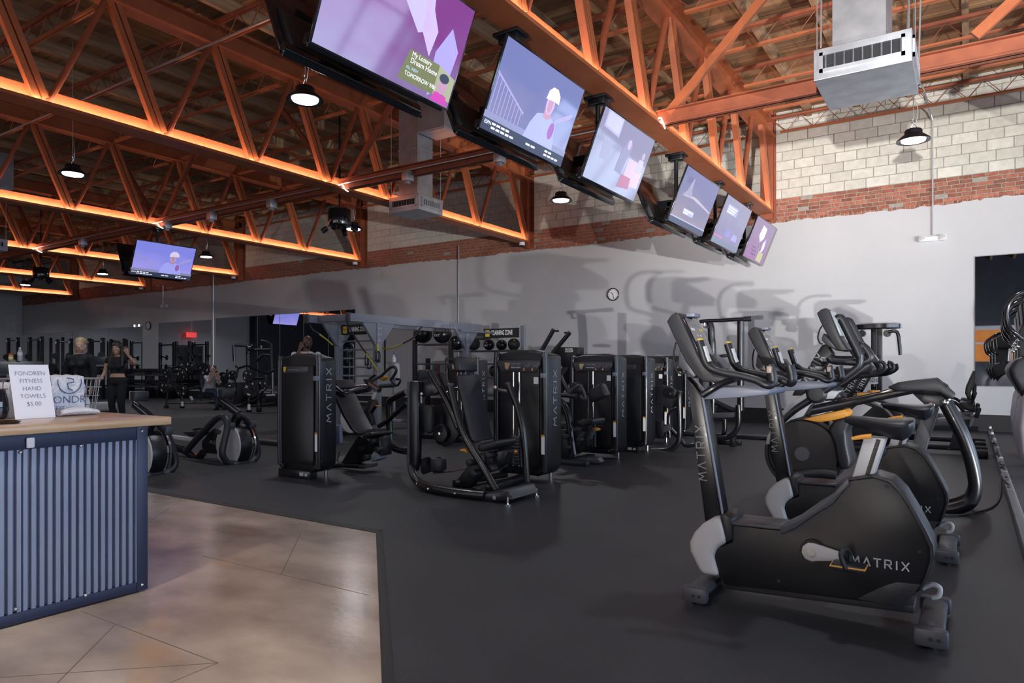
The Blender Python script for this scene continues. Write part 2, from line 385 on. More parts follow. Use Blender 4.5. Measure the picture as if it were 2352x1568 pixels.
struct('wall_glint_cutoff', MB().box(-2.5, 4, -7.55, -7.4, -.01, .49), plaster_dark)  # unseen low wall added to cut the front glint off lower down
# ---- mirrors on the back wall
mf = mat('mirror_edge', (.25, .26, .28), .7, .0)
def pane(n, xa, xb, za, zb, edges=()):
    r = struct('window_%d' % n, MB().box(xa, xb, W-.035, W-.02, za, zb), mf); r.name = 'mirror_panel'
    es = [xa]+list(edges)+[xb]
    for a, b in zip(es, es[1:]): ob('pane', MB().box(a+.012, b-.012, W-.041, W-.03, za+.015, zb-.015), mirror, r, 0)
    return r
def wx(px): return aty(px, 800, W-.035).x
pane(10, wx(45), wx(166), .35, 2.86, [wx(100)]); pane(11, wx(180), wx(327), .35, 2.92, [wx(250)])
pane(12, wx(364), wx(485), .35, 3.0); pane(13, wx(495), wx(816), .35, 3.04, [wx(p) for p in (592, 643, 698, 755)])
pane(14, wx(2238), 3.4, .83, 3.26, [1.75])
# ---- double door and exit sign on the left wall (seen in the mirrors)
d = thing('door', 'black double door in the grey end wall, seen in the mirror', 'door', (X0, 6.6, 0), kind='structure'); d.name = 'door_1'
ob('frame', MB().box(X0, X0+.04, 5.65, 5.73, 0, 2.55).box(X0, X0+.04, 7.55, 7.63, 0, 2.55).box(X0, X0+.04, 5.65, 7.63, 2.5, 2.58), blk, d)
for a in (5.74, 6.66): ob('leaf', MB().box(X0, X0+.05, a, a+.88, 0, 2.48, .004), base_black, d)
ob('push_bar', MB().box(X0+.05, X0+.09, 5.85, 6.5, 1.0, 1.06).box(X0+.05, X0+.09, 6.8, 7.4, 1.0, 1.06), steel, d)
e = thing('exit_sign', 'small lit red exit sign above the black double door', 'sign', (X0, 6.6, 3.1))
ob('housing', MB().box(X0+.3, X0+.36, 6.3, 6.95, 3.05, 3.35, .01), mat('sign_red', (.9, .05, .05), .4, emit=1.1), e)
ob('lettering', text(MB(), 'EXIT', (X0+.362, 6.62, 3.12), (0, 1, 0), (0, 0, 1), .26, align='CENTER'), white_l, e, 0)
ob('stem', MB().cyl((X0+.33, 6.62, 3.35), (X0+.33, 6.62, 6.1), .012, 6), conduit, e)
# ================================================================= ROOF
ce = struct('ceiling', MB().box(X0-.3, X1+.3, YF-.3, W+.3, 6.78, 6.95), base_black)
rest = MB(); n = 0; y = YF
while y < W:
    wdt = .185; x = X0-RND.uniform(0, 2)
    while x < X1:
        l = RND.choice((2.4, 3.05, 3.66, 4.27)); a, b = max(x, X0)+.004, min(x+l, X1)-.004; x += l
        if b <= a: continue
        zj = RND.uniform(0, .008)
        if n < 295 and b > -11 and a < 2.2 and y > 4.6: ob('plank', MB().box(a, b, y+.004, y+wdt-.006, 6.66-zj, 6.7), wood, ce, 0); n += 1
        else: rest.box(a, b, y+.004, y+wdt-.006, 6.66-zj, 6.7)
    y += wdt
o = ob('plank_field', rest, wood, ce, 0); o['kind'] = 'stuff'
pm = MB().box(-.045, .045, YF, W-.02, 6.45, 6.66).mesh('purlin', wood2, 0)
x = X0+.4; 
while x < X1: o = link('purlin', pm, ce); o.location.x = x; x += .915
# open-web steel joists between the trusses (along x)
JY = [15.2, 13.75, 12.4, 10.9, 9.37, 7.85, 6.33, 4.8, 3.28, 1.75, .2]
L = 6.096
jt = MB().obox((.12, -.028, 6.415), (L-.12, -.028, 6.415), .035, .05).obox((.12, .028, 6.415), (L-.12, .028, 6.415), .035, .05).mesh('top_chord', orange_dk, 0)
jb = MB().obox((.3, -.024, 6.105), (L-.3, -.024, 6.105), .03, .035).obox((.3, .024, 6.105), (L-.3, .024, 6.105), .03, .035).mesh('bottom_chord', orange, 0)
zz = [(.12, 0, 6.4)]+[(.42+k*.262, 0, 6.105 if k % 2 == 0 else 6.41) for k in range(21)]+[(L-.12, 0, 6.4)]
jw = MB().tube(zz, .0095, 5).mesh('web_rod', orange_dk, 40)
js = MB().box(-.09, .2, -.04, .04, 6.4, 6.44).mesh('bearing_seat', orange, 0)
for i in range(len(TX)-1+1):
    xa = TX[i]-L if i < len(TX)-1 else TX[-1]-L
    for yj in JY:
        if i == 0 and yj < 3: continue
        if yj < 3 and i > 3: continue
        bay = ('beside the television truss over the cardio row', 'between the television truss and the duct truss', 'between the duct truss and lone-television truss', 'beyond the lone-television truss', 'over the far free weights', 'over the far free weights', 'over the squat racks')[i]
        t = thing('bar_joist', ('orange bar joist against the block wall ' if yj > 15 else 'orange open-web bar joist ')+bay, 'joist', (xa, yj, 6.1), 'bar joists '+bay)
        for nm, me in (('top_chord', jt), ('bottom_chord', jb), ('web_rod', jw), ('bearing_seat', js)):
            o = link(nm, me, t); o.matrix_parent_inverse = T(0, 0, -6.1)
# trusses (along y), lower chord lit by a strip on the flange
NB = [15.42-.15] + [13.2-1.53*k for k in range(10)]           # lower panel points
NT = [14.0-1.53*k for k in range(11)]
YA = -.6
def dbl(a, b, w=.075, gp=.022, mt=orange):                     # pair of angles with a slot between
    m = MB(); 
    for s in (-1, 1):
        off = Vector((s*(w/2+gp/2)*0, 0, 0))
    a = Vector(a); b = Vector(b); d = (b-a).normalized(); n = Vector((1, 0, 0)).cross(d).normalized()
    for s in (-1, 1): m.obox(a+n*s*(w/2+gp/2), b+n*s*(w/2+gp/2), .09, w, up=n)
    m.obox(a+Vector((-.03, 0, 0)), b+Vector((-.03, 0, 0)), .02, gp*1.6, up=n)
    return m
def truss(x, label, group=None, lit=True):
    t = thing('roof_truss', label, 'truss', (x, W, 4.35), group)
    a, b = YA, W-.32
    ob('bottom_chord', MB().box(x-.02, x+.02, a, b, ZT-.02, ZT+.19).box(x-.02, x+.15, a, b, ZT-.03, ZT-.012).box(x+.145, x+.15, a, b, ZT-.012, ZT+.012).box(x-.17, x-.02, a, b, ZT-.03, ZT-.012), orange, t, 0)
    ob('top_chord', MB().box(x-.02, x+.02, a, W-.1, 6.1, 6.4).box(x-.15, x+.15, a, W-.1, 6.385, 6.405).box(x-.15, x+.15, a, W-.1, 6.095, 6.113), orange, t, 0)
    if lit: ob('light_strip', MB().box(x+.141, x+.1445, a, b-.1, ZT-.011, ZT+.010), led, t, 0)
    for k, yb in enumerate(NB):
        if yb < a: break
        yt = NT[k] if k < len(NT) else yb-.8
        z0, z1 = ZT+.05, 6.14
        if k == 0: ob('web_strut', dbl((x+.06, yb, z0), (x+.06, yb-.72, z1)), orange, t, 0); continue
        ytr = NT[k-1]
        ob('web_strut', dbl((x+.06, yb-.05, z0), (x+.06, max(yb-.72, a), z1)), orange, t, 0)
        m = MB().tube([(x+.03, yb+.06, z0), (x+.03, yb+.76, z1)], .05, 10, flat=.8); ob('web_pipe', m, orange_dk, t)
    if lit:
        ob('light_strip_end', MB().tube(sm([(x+.13, 8.75, ZT+.0), (x+.15, 8.85, ZT+.05), (x+.17, 8.9, ZT-.03), (x+.15, 9.0, ZT-.05)], 3), .008, 6), LED_W, t)
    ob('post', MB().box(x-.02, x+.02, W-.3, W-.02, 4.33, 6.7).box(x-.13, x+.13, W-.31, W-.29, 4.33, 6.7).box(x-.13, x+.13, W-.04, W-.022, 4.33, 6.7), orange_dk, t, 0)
    return t
trs = [truss(TX[0], 'orange steel roof truss over the treadmills', None, False)]
lab = ['orange steel roof truss carrying the long row of hanging televisions', 'orange steel roof truss with lit lower chord beside the tall square air duct', 'orange steel roof truss with lit lower chord carrying a single pair of televisions',
       'lit orange roof truss over the far free-weight area', 'lit orange roof truss over the far free-weight area', 'lit orange roof truss over the far free-weight area']
for k in range(6): trs.append(truss(TX[k+1], lab[k], 'far roof trusses' if k > 2 else None))
# bracing beams at lower-chord level and their kicker struts
def beam(xa, xb, y, z, label):
    t = thing('bracing_beam', label, 'beam', (xa, y, z))
    ob('beam', MB().box(xa, xb, y-.012, y+.012, z, z+.2).box(xa, xb, y-.075, y+.075, z+.185, z+.2).box(xa, xb, y-.075, y+.075, z, z+.015), orange_dk, t, 0)
    return t
b1 = beam(TX[-1], TX[1]-.05, 9.0, 4.46, 'long orange bracing beam crossing the trusses with a conduit along it')
for x in TX[2:6]:
    ob('kicker_strut', MB().obox((x+.15, 9.0, 4.62), (x+1.7, 9.0, 6.3), .07, .09), orange_dk, b1, 0)
    ob('kicker_strut', MB().obox((x-.15, 9.0, 4.62), (x-1.7, 9.0, 6.3), .07, .09), orange_dk, b1, 0)
b2 = beam(TX[1]+.05, TX[0], 9.0, 4.46, 'orange bracing beam from the television truss to the big duct')
ob('kicker_strut', MB().obox((TX[1]+.2, 9.0, 4.62), (TX[1]+1.95, 9.0, 6.3), .06, .11), orange, b2, 0)
ob('kicker_strut', MB().obox((TX[0]-2.45, 9.0, 4.75), (TX[0]-.6, 9.0, 6.3), .06, .11), orange, b2, 0)
c = one('conduit_run', MB().cyl((TX[4], 8.9, 4.55), (TX[1]-.3, 8.9, 4.55), .014, 8), conduit, 'thin conduit running along the long bracing beam', 'conduit')
for x in (-6.1, -8.0, -11.6, -13.6, -15.3, -19.2):
    jb_ = one('junction_box', MB().box(x-.07, x+.07, 8.82, 8.98, 4.36, 4.53, .008).box(x-.03, x+.03, 8.85, 8.93, 4.31, 4.36), galv, 'small metal junction box on the bracing beam conduit', 'junction box', 'junction boxes on the beam')
for q, (y, z) in enumerate(((3.1, 5.7), (3.35, 5.55), (12.9, 6.02), (6.1, 5.95))):
    one('ceiling_conduit', MB().cyl((X0, y, z), (TX[1]-.1 if q < 2 else 3, y, z), .016, 6), conduit, 'long thin steel conduit under the roof planks', 'conduit', 'conduits under the roof')
# ================================================================= HUNG FROM THE ROOF
def lamp(x, y, z, label, group=None, power=38, col=(.84, .91, 1)):
    t = thing('high_bay_lamp', label, 'lamp', (x, y, z), group); D = T(x, y, z)
    ob('housing', MB().lathe([(.10, .15), (.115, .13), (.115, .09), (.13, .075), (.15, .06), (.215, .005), (.22, -.012), (.19, -.012), (.16, 0)], 28, D), blk, t)
    ob('lens', MB().lathe([(.155, -.004), (.15, -.016), (.0, -.018)], 24, D), lamp_white, t)
    ob('hook', MB().tube([(x-.06, y, z+.15), (x, y, z+.24), (x+.06, y, z+.15)], .006, 6).tube(smc([(x-.02, y, z+.25), (x, y, z+.23), (x+.02, y, z+.25), (x, y, z+.3)]), .005, 5, closed=True), steel, t)
    ob('cable', MB().cyl((x, y, z+.3), (x, y, 6.64), .006, 6).tube(sm([(x+.02, y, z+.2), (x+.06, y, z+.4), (x+.01, y, z+.6)]), .005, 5), conduit, t)
    l = bpy.data.lights.new('lamp_light', 'AREA'); l.shape = 'DISK'; l.size = .28; l.energy = power; l.color = col; l.spread = radians(150)
    o = bpy.data.objects.new('lamp_light', l); COL.objects.link(o); o.parent = t; o.location = (0, 0, -.03)
    return t
lamp(-6.71, 5.63, 4.42, 'glowing round high-bay lamp hanging below the largest television')
lamp(-12.53, 5.65, 4.42, 'glowing round high-bay lamp hanging before the third roof truss')
lamp(-.67, 11.41, 4.42, 'glowing round high-bay lamp hanging in front of the cream block wall')
lamp(-6.6, 11.73, 4.42, 'glowing round high-bay lamp hanging under the tilted televisions before the block wall')
lamp(-12.02, 11.5, 4.42, 'glowing round high-bay lamp beside the black drum speaker')
for x, y in ((-18.58, 11.98), (-24.9, 12.18), (-30.7, 12.13)): lamp(x, y, 4.42, 'small glowing high-bay lamp in the far free-weight area', 'far high-bay lamps')
for x, y in ((-18.6, 5.7), (-24.7, 5.7), (-30.7, 5.7), (-36.3, 5.7), (-36.3, 11.9), (-.6, 5.0), (-.6, -.8), (-6.7, -.8), (-12.7, -.8), (-6.7, -6.2), (-.6, -6.2)): lamp(x, y, 4.42 if x < -1 else 5.6, 'glowing high-bay lamp over the entrance side of the gym', 'entrance high-bay lamps', 46)
lamp(-2.3, -1.6, 4.0, 'added unseen warm lamp brightening the concrete by the reception', None, 150, (1, .86, .72))  # unseen lamp added to warm and brighten the concrete floor
# ---- sheet-metal ducts with side-blowing diffusers
def grille(t, o, u, v, w, h, n):                                  # frame + louvres on a face: o corner, u across, v up
    o = Vector(o); u = Vector(u).normalized(); v = Vector(v).normalized(); nn = u.cross(v)
    fr = MB()
    for a, b in ((0, 0), (0, h-.035)): fr.prism([o+v*b+nn*k for k in (0, .02)]+[o+v*(b+.035)+nn*k for k in (.02, 0)], u*w)
    for a in (0, w-.035): fr.prism([o+u*a+nn*k for k in (0, .02)]+[o+u*(a+.035)+nn*k for k in (.02, 0)], v*h)
    g = ob('grille_frame', fr, galv, t, 0)
    ob('grille_back', MB().quad(o+nn*.003, o+u*w+nn*.003, o+u*w+v*h+nn*.003, o+v*h+nn*.003), galv_in, g, 0)
    for k in range(n):
        c = o+u*(.05+(w-.1)*k/(n-1))+v*.035; ob('louvre', MB().prism([c, c+u*.004, c+u*.02+nn*.02, c+u*.016+nn*.02], v*(h-.07)), galv, g, 0)
def duct(label, bx, col, z0, z1):
    x0, x1, y0, y1 = bx; a0, a1, c0, c1 = col
    t = thing('air_duct', label, 'duct', ((x0+x1)/2, (y0+y1)/2, z0))
    ob('riser', MB().box(a0, a1, c0, c1, z1, 6.7, .004).box(a0-.012, a1+.012, c0-.012, c1+.012, z1+.9, z1+.93), galv, t, 0)
    ob('diffuser_box', MB().box(x0, x1, y0, y1, z0, z1, .006), galv, t, 0)
    grille(t, (x0+.06, y0, z0+.07), (1, 0, 0), (0, 0, 1), x1-x0-.12, z1-z0-.12, 9)
    grille(t, (x1, y0+.06, z0+.07), (0, 1, 0), (0, 0, 1), y1-y0-.12, z1-z0-.12, 9)
    ob('hanger_rod', MB().cyl((x0+.03, y0+.03, z1), (x0+.03, y0+.03, 6.6), .006, 6).cyl((x1-.03, y0+.03, z1), (x1-.03, y0+.03, 6.6), .006, 6).cyl((x1-.03, y1-.03, z1), (x1-.03, y1-.03, 6.6), .006, 6), conduit, t)
    return t
d1 = duct('tall square air duct with louvred diffuser beside the lit truss', (-9.36, -8.6, 9.88, 10.58), (-9.2, -8.72, 9.98, 10.42), 4.15, 4.45)
ob('side_branch', MB().box(-8.7, -8.05, 9.95, 10.5, 5.62, 6.5, .004).box(-8.66, -8.09, 9.99, 10.46, 5.6, 5.63), galv, d1, 0)
v = atz(18, 577, 4.15)-Vector((-8.6, 10.58, 4.15)); copy_tree(d1, T(v.x, v.y, 0), 'square air duct with diffuser over the far free-weight area')
xa, xb = aty(1912, 120, 8.2).x, aty(2036, 100, 8.2).x
d2 = duct('large grey air duct with wide louvred diffuser before the block wall', (-1.4, -.48, 8.0, 9.02), (xa, xb, 8.18, 8.85), 4.25, 4.58)
ob('hanger_rod', MB().cyl((-1.32, 7.96, 4.58), (-1.3, 7.96, 6.6), .009, 6).cyl((-.55, 8.4, 4.58), (-.5, 8.4, 6.6), .009, 6).cyl((-.47, 8.9, 4.58), (-.42, 8.9, 6.6), .009, 6), conduit, d2)
# ---- drum speakers with little spot heads
def drum(px, py, z, label):
    c = atz(px, py, z); t = thing('drum_speaker', label, 'speaker', c); x, y = c.x, c.y
    ob('drum', MB().lathe([(.16, .37), (.225, .36), (.235, .345), (.235, .03), (.225, .012), (.16, 0)], 28, T(x, y, z)), blk_g, t)
    ob('stem', MB().cyl((x, y, z+.36), (x, y, 6.647), .018, 8), blk, t)
    ob('bracket', MB().box(x-.2, x+.2, y-.02, y+.02, z+.36, z+.38), blk, t, 0); ob('bottom_cap', MB().box(x-.05, x+.05, y-.05, y+.05, z-.05, z), blk, t, 0)
    for k in range(4):
        a = k*pi/2+.5; s = ob('spot_head', MB().cyl((x+.27*cos(a), y+.27*sin(a), z-.02), (x+.37*cos(a), y+.37*sin(a), z-.09), .055, 12), blk, t)
        ob('yoke', MB().cyl((x+.2*cos(a), y+.2*sin(a), z+.06), (x+.3*cos(a), y+.3*sin(a), z-.03), .012, 6), blk, s)
drum(780, 521, 4.13, 'black drum-shaped ceiling speaker hanging by the duct before the brick band')
drum(94, 640, 4.1, 'black drum-shaped ceiling speaker hanging over the squat racks')
# ---- televisions, in back-to-back pairs
SCR = {}
def scr(name, c1, c2, scale=2.0, e=.72, axis=2):
    m = bpy.data.materials.new('screen_'+name); m.use_nodes = True; nt = m.node_tree; b = nt.nodes['Principled BSDF']
    tc = nt.nodes.new('ShaderNodeTexCoord'); sx = nt.nodes.new('ShaderNodeSeparateXYZ'); nt.links.new(tc.outputs['Generated'], sx.inputs[0])
    n = nt.nodes.new('ShaderNodeTexNoise'); n.inputs['Scale'].default_value = scale; n.inputs['Detail'].default_value = 2; nt.links.new(tc.outputs['Generated'], n.inputs['Vector'])
    ad = nt.nodes.new('ShaderNodeMath'); ad.operation = 'MULTIPLY_ADD'; nt.links.new(n.outputs['Fac'], ad.inputs[0]); ad.inputs[1].default_value = .7; nt.links.new(sx.outputs[axis], ad.inputs[2])
    r = nt.nodes.new('ShaderNodeValToRGB'); r.color_ramp.elements[0].position = .3; r.color_ramp.elements[1].position = 1.15
    r.color_ramp.elements[0].color = (*c1, 1); r.color_ramp.elements[1].color = (*c2, 1); nt.links.new(ad.outputs[0], r.inputs[0])
    b.inputs['Base Color'].default_value = (.01, .01, .012, 1); b.inputs['Roughness'].default_value = .06
    nt.links.new(r.outputs[0], b.inputs['Emission Color']); b.inputs['Emission Strength'].default_value = e
    return m
S_PUR = scr('purple', (.38, .28, .62), (.35, .08, .42), 3.2); S_SKY = scr('sky', (.45, .44, .78), (.27, .31, .72), 2.5); S_ROOM = scr('room', (.42, .41, .62), (.46, .45, .72), 4)
S_SNOW = scr('snow', (.50, .42, .50), (.26, .28, .58), 1.5); S_FOG = scr('fog', (.34, .30, .62), (.42, .42, .66), 3); S_PUR2 = scr('magenta', (.42, .16, .48), (.40, .28, .52), 3)
S_BLUE = scr('blue', (.42, .36, .92), (.22, .24, .75), 2.2, 1.0)
def em(name, c, e=.8): return mat('px_'+name, c, .3, emit=e, spec=.2)
E_W = em('white', (.72, .70, .85)); E_SK = em('skin', (.44, .26, .36)); E_DK = em('dark', (.05, .06, .10), .6); E_G = em('grey', (.24, .25, .40)); E_LV = em('lavender', (.42, .36, .85)); E_PK = em('pink', (.5, .06, .34)); E_OL = em('olive', (.16, .17, .08)); E_TAN = em('tan', (.44, .34, .42)); E_TX = em('text', (.85, .85, .92), 1)
def tvpic(kind, P, scp):                                             # flat on-screen picture pieces; P(u,v) gives a point on the glass
    def poly(pts, mt, nm='picture', l=1): ob(nm, MB().quad(*[P(u, v, l) for u, v in pts]), mt, scp, 0)
    def oval(u, v, a, b, mt, l=2, n=14): poly([(u+a*cos(2*pi*k/n), v+b*sin(2*pi*k/n)) for k in range(n)], mt, l=l)
    def wr(s, u, v, size, mt=E_TX, l=4, bold=0): ob('caption', text(MB(), s, P(u, v, l), P(u+.1, v, l)-P(u, v, l), P(u, v+.1, l)-P(u, v, l), size, .0005, bold=bold), mt, scp, 0)
    def bars(L_, mt=E_TX):                                       # lines of text too small to read
        for u, v, w in L_:
            n_ = max(2, int(w/.05))
            for k in range(n_): poly([(u+w*k/n_, v), (u+w*(k+.78)/n_, v), (u+w*(k+.78)/n_, v+.022), (u+w*k/n_, v+.022)], mt, 'caption_word', 4)
    if kind == 'dream':
        poly([(.42, 1), (.48, .72), (.62, .52), (.72, .6), (.66, 1)], em('flower_a', (.50, .42, .82)))
        poly([(.86, .72), (.95, .55), (.93, .2), (.80, .05), (.78, .45)], em('flower_b', (.36, .30, .85))); poly([(.62, .95), (.76, .62), (.74, .38), (.65, .55)], em('flower_c', (.52, .40, .62)))
        poly([(.56, .08), (.6, .36), (.84, .36), (.84, .08)], E_OL, l=2); poly([(.84, .08), (.84, .36), (.985, .3), (.985, .08)], em('olive_b', (.34, .35, .22)), l=2)
        wr('My Lottery', .62, .31, .05); wr('Dream Home', .62, .25, .055); wr('ALL NEW', .60, .19, .032, em('cyan_text', (.4, .6, .75), 1)); wr('TOMORROW 9/8c', .60, .13, .045)
        oval(.9, .2, .038, .085, E_SK, 4); oval(.9, .265, .04, .045, E_DK, 5); poly([(.83, .03), (.85, .12), (.9, .13), (.95, .11), (.975, .03)], E_PK, l=3)
    if kind in ('hat', 'hat2'):
        poly([(0, 0), (0, .13), (1, .13), (1, 0)], E_DK, l=2); poly([(0, .13), (0, .2), (1, .2), (1, .13)], E_G, l=1)
        poly([(.44, .13), (.47, .3), (.52, .44), (.58, .47), (.70, .47), (.77, .40), (.82, .13)], em('shirt', (.36, .38, .86)), l=3); poly([(.59, .44), (.60, .55), (.68, .55), (.69, .46), (.64, .42)], E_SK, l=4)
        oval(.64, .60, .052, .115, em('face', (.50, .36, .62)), 5); oval(.64, .60, .03, .1, E_SK, 6)
        poly([(.57, .64), (.58, .74), (.62, .80), (.68, .80), (.725, .74), (.735, .65), (.67, .655)], em('hat', (.72, .62, .82)), l=7)
        poly([(.75, .42), (.93, .58), (.95, .63), (.93, .65), (.74, .47)], em('crane', (.36, .33, .66)), l=2); oval(.735, .33, .035, .10, em('fist', (.30, .13, .38)), 5)
        for k in range(9):
            h = .62-.032*k; poly([(.03+k*.04, .2), (.03+k*.04, h), (.037+k*.04, h), (.037+k*.04, .2)], em('studs', (.34, .30, .52)), l=2)
        poly([(.02, .6), (.02, .625), (.38, .36), (.38, .335)], em('studs', (.34, .30, .52)), l=2)
        wr('ESPN', .02, .07, .045); bars(((.10, .085, .2), (.10, .04, .26), (.50, .055, .13), (.74, .08, .1), (.74, .035, .2)))
    if kind == 'room':
        poly([(.08, .75), (.08, .98), (.36, .98), (.36, .72)], em('frame_a', (.34, .34, .5)), l=1); poly([(.1, .78), (.1, .96), (.34, .96), (.34, .75)], em('frame_b', (.44, .43, .66)), l=2)
        poly([(.16, .35), (.14, .62), (.30, .60), (.31, .36)], em('chair_a', (.3, .3, .42)), l=1); poly([(.46, .3), (.48, .62), (.53, .78), (.60, .8), (.64, .7), (.60, .5), (.58, .28)], em('woman_a', (.22, .21, .32)), l=3); oval(.575, .72, .03, .07, em('woman_b', (.40, .33, .44)), 4)
        poly([(.64, .18), (.64, .56), (.82, .56), (.95, .45), (.95, .2)], E_TAN, l=2); poly([(.58, .1), (.6, .3), (.78, .3), (.8, .14)], em('sofa', (.32, .14, .22)), l=3); oval(.88, .68, .03, .06, em('woman_c', (.30, .26, .34)), 4); poly([(.8, .42), (.83, .62), (.92, .62), (.93, .42)], em('woman_d', (.36, .34, .5)), l=3)
    if kind == 'snow':
        poly([(0, 0), (0, .1), (1, .1), (1, 0)], E_DK, l=2); poly([(0, .1), (0, .12), (1, .12), (1, .1)], E_G, l=2)
        poly([(.12, .52), (.2, .62), (.26, .84), (.29, .86), (.31, .66), (.36, .54)], em('tree', (.17, .17, .25)), l=3); poly([(.1, .5), (.4, .53), (.97, .44), (.97, .47), (.5, .57), (.35, .57)], em('ridge', (.26, .23, .28)), l=2)
        poly([(.27, .22), (.27, .32), (.56, .32), (.56, .22)], E_G, l=3); bars(((.29, .28, .25), (.29, .235, .13)))
    if kind == 'fog':
        poly([(0, 0), (0, .12), (1, .12), (1, 0)], em('band', (.12, .14, .2)), l=2); poly([(.14, .66), (.14, .84), (.52, .84), (.52, .66)], E_G, l=3); bars(((.16, .78, .34), (.16, .73, .3), (.16, .68, .26)))
        poly([(.36, .22), (.38, .36), (.54, .36), (.54, .22)], em('van', (.16, .16, .36)), l=3); poly([(.62, .2), (.64, .33), (.8, .33), (.84, .2)], em('van2', (.22, .22, .44)), l=3); bars(((.03, .15, .28),), em('red', (.6, .12, .25)))
    if kind == 'mag':
        poly([(.36, .62), (.4, .88), (.62, .84), (.62, .6), (.5, .48)], em('petal', (.55, .44, .66)), l=2); poly([(.66, .5), (.75, .62), (.8, .4), (.7, .2)], em('petal2', (.46, .42, .8)), l=2)
        poly([(.6, .06), (.62, .3), (.86, .27), (.86, .04)], em('olive_c', (.3, .32, .16)), l=2); wr('My Lottery', .26, .3, .06, E_DK); wr('Dream Home', .26, .22, .06, E_DK); wr('TOMORROW', .26, .13, .06, E_DK)
def tvunit(x, yc, label, kind, sm_, w=1.44, rear=True, zb=3.29, dx=.3, hh=.75):
    """pair of 65-inch screens leaning apart at the top, on one pole under the lower chord"""
    t = thing('television', label, 'television', (x, yc, zb), 'hanging televisions')
    def half(s, tv):
        b = Vector((x+.0*s+(.02 if s > 0 else -.27), yc-w/2, zb)); tp = b+Vector((s*dx, 0, hh)); e = Vector((0, w, 0)); n = (tp-b).cross(e).normalized()*(-1)
        if n.x*s < 0: n = -n
        P = lambda u, v, l=0: b+e*u+(tp-b)*v+n*(.002+.0007*l)
        m = MB(); q = [b-n*.022, b, tp, tp-n*.022]; m.prism(q, e, .004); body = ob('bezel', m, blk_g, tv)
        m = MB().prism([b-n*.02+(tp-b)*.04, b-n*.075+(tp-b)*.10, b-n*.075+(tp-b)*.42, b-n*.02+(tp-b)*.52], e*.9, .006)
        bm_ = ob('back_shell', m, tvb, tv); bm_.location = (0, w*.05, 0)
        ob('lower_bar', MB().prism([b-n*.07, b-n*.012-(tp-b)*.03, b+(tp-b)*.01, b-n*.02+(tp-b)*.08, b-n*.07+(tp-b)*.08], e*.96, .006), blk_g, tv)
        sc_ = None
        if s > 0 or True:
            mg = .012; A, B, C, D = P(mg, mg*1.8), P(1-mg, mg*1.8), P(1-mg, 1-mg*1.8), P(mg, 1-mg*1.8)
            sc_ = ob('screen', MB().quad(A, B, C, D), sm_, body, 0)
        if s > 0 and kind: tvpic(kind, P, sc_)
        return tv
    half(1, t)
    if rear: half(-1, t)
    ob('pole', MB().cyl((x-.13, yc, zb+.25), (x-.13, yc, 4.46), .03, 12), blk, t)
    ob('ceiling_bracket', MB().box(x-.27, x+.02, yc-.11, yc+.11, 4.405, 4.436, .004).box(x-.24, x-.02, yc-.06, yc+.06, 4.34, 4.41, .01), blk, t)
    ob('mount_arm', MB().box(x-.36, x+.10, yc-.2, yc-.17, zb+.3, zb+.42).box(x-.36, x+.10, yc+.17, yc+.2, zb+.3, zb+.42).box(x-.2, x-.06, yc-.2, yc+.2, zb+.33, zb+.39), blk, t, 0)
    ob('power_brick', MB().box(x-.16, x-.02, yc+.36, yc+.52, zb+.42, zb+.48, .01).tube(sm([(x-.09, yc+.4, zb+.48), (x-.07, yc+.3, zb+.62), (x-.12, yc+.06, zb+.5), (x-.13, yc+.03, zb+.8)]), .006, 5), blk_g, t)
    return t
tvunit(-3.62, 3.77, 'largest-looking television showing purple flowers and a Dream Home notice', 'dream', S_PUR)
tvunit(-3.62, 5.66, 'television with strong window glare showing a man in a hard hat', 'hat2', S_SKY)
tvunit(-3.62, 7.57, 'television showing a pale living room with a woman standing', 'room', S_ROOM)
tvunit(-3.62, 10.25, 'television showing a snowy hill with a lone tree', 'snow', S_SNOW, 1.5)
tvunit(-3.62, 12.2, 'television showing a foggy blue scene with caption boxes', 'fog', S_FOG, 1.5)
tvunit(-3.62, 14.1, 'small magenta television at the wall end of the row', 'mag', S_PUR2)
tvunit(TX[3]+.02, 9.0, 'lone television on the third truss showing a hard-hat worker against blue sky', 'hat', S_BLUE, rear=True)
tvunit(TX[5]+.02, 8.9, 'purple-lit television seen only in the long mirror', None, S_BLUE)
# ---- on the back wall
def wall_clock(px, py, r, label, hands):
    c = aty(px, py, W-.03); t = thing('wall_clock', label, 'clock', c)
    R_ = Matrix.Translation(c) @ Matrix.Rotation(pi/2, 4, 'X')
    ob('rim', MB().lathe([(r*.86, .03), (r*.92, .04), (r, .03), (r, 0), (r*.8, 0), (r*.86, .03)], 28, R_, False), blk, t)
    f = ob('face', MB().lathe([(r*.9, .02), (r*.9, .026), (0, .0261)], 28, R_), white, t)
    m = MB()
    for k in range(12): a = k*pi/6; m.obox((c.x+r*.66*sin(a), c.y-.028, c.z+r*.66*cos(a)), (c.x+r*.78*sin(a), c.y-.028, c.z+r*.78*cos(a)), .003, r*.07, up=(cos(a), 0, -sin(a)))
    ob('numerals', m, base_black, f, 0)
    for a, l in hands: ob('hand', MB().obox((c.x-r*.1*sin(a), c.y-.031, c.z-r*.1*cos(a)), (c.x+r*l*sin(a), c.y-.031, c.z+r*l*cos(a)), .003, r*.07, up=(cos(a), 0, -sin(a))), base_black, f, 0)
wall_clock(1409, 676, .155, 'round white wall clock with black rim on the sunlit grey wall', ((radians(318), .5), (radians(168), .72)))
wall_clock(342, 748, .17, 'round wall clock between the far mirrors', ((radians(60), .5), (radians(190), .7)))
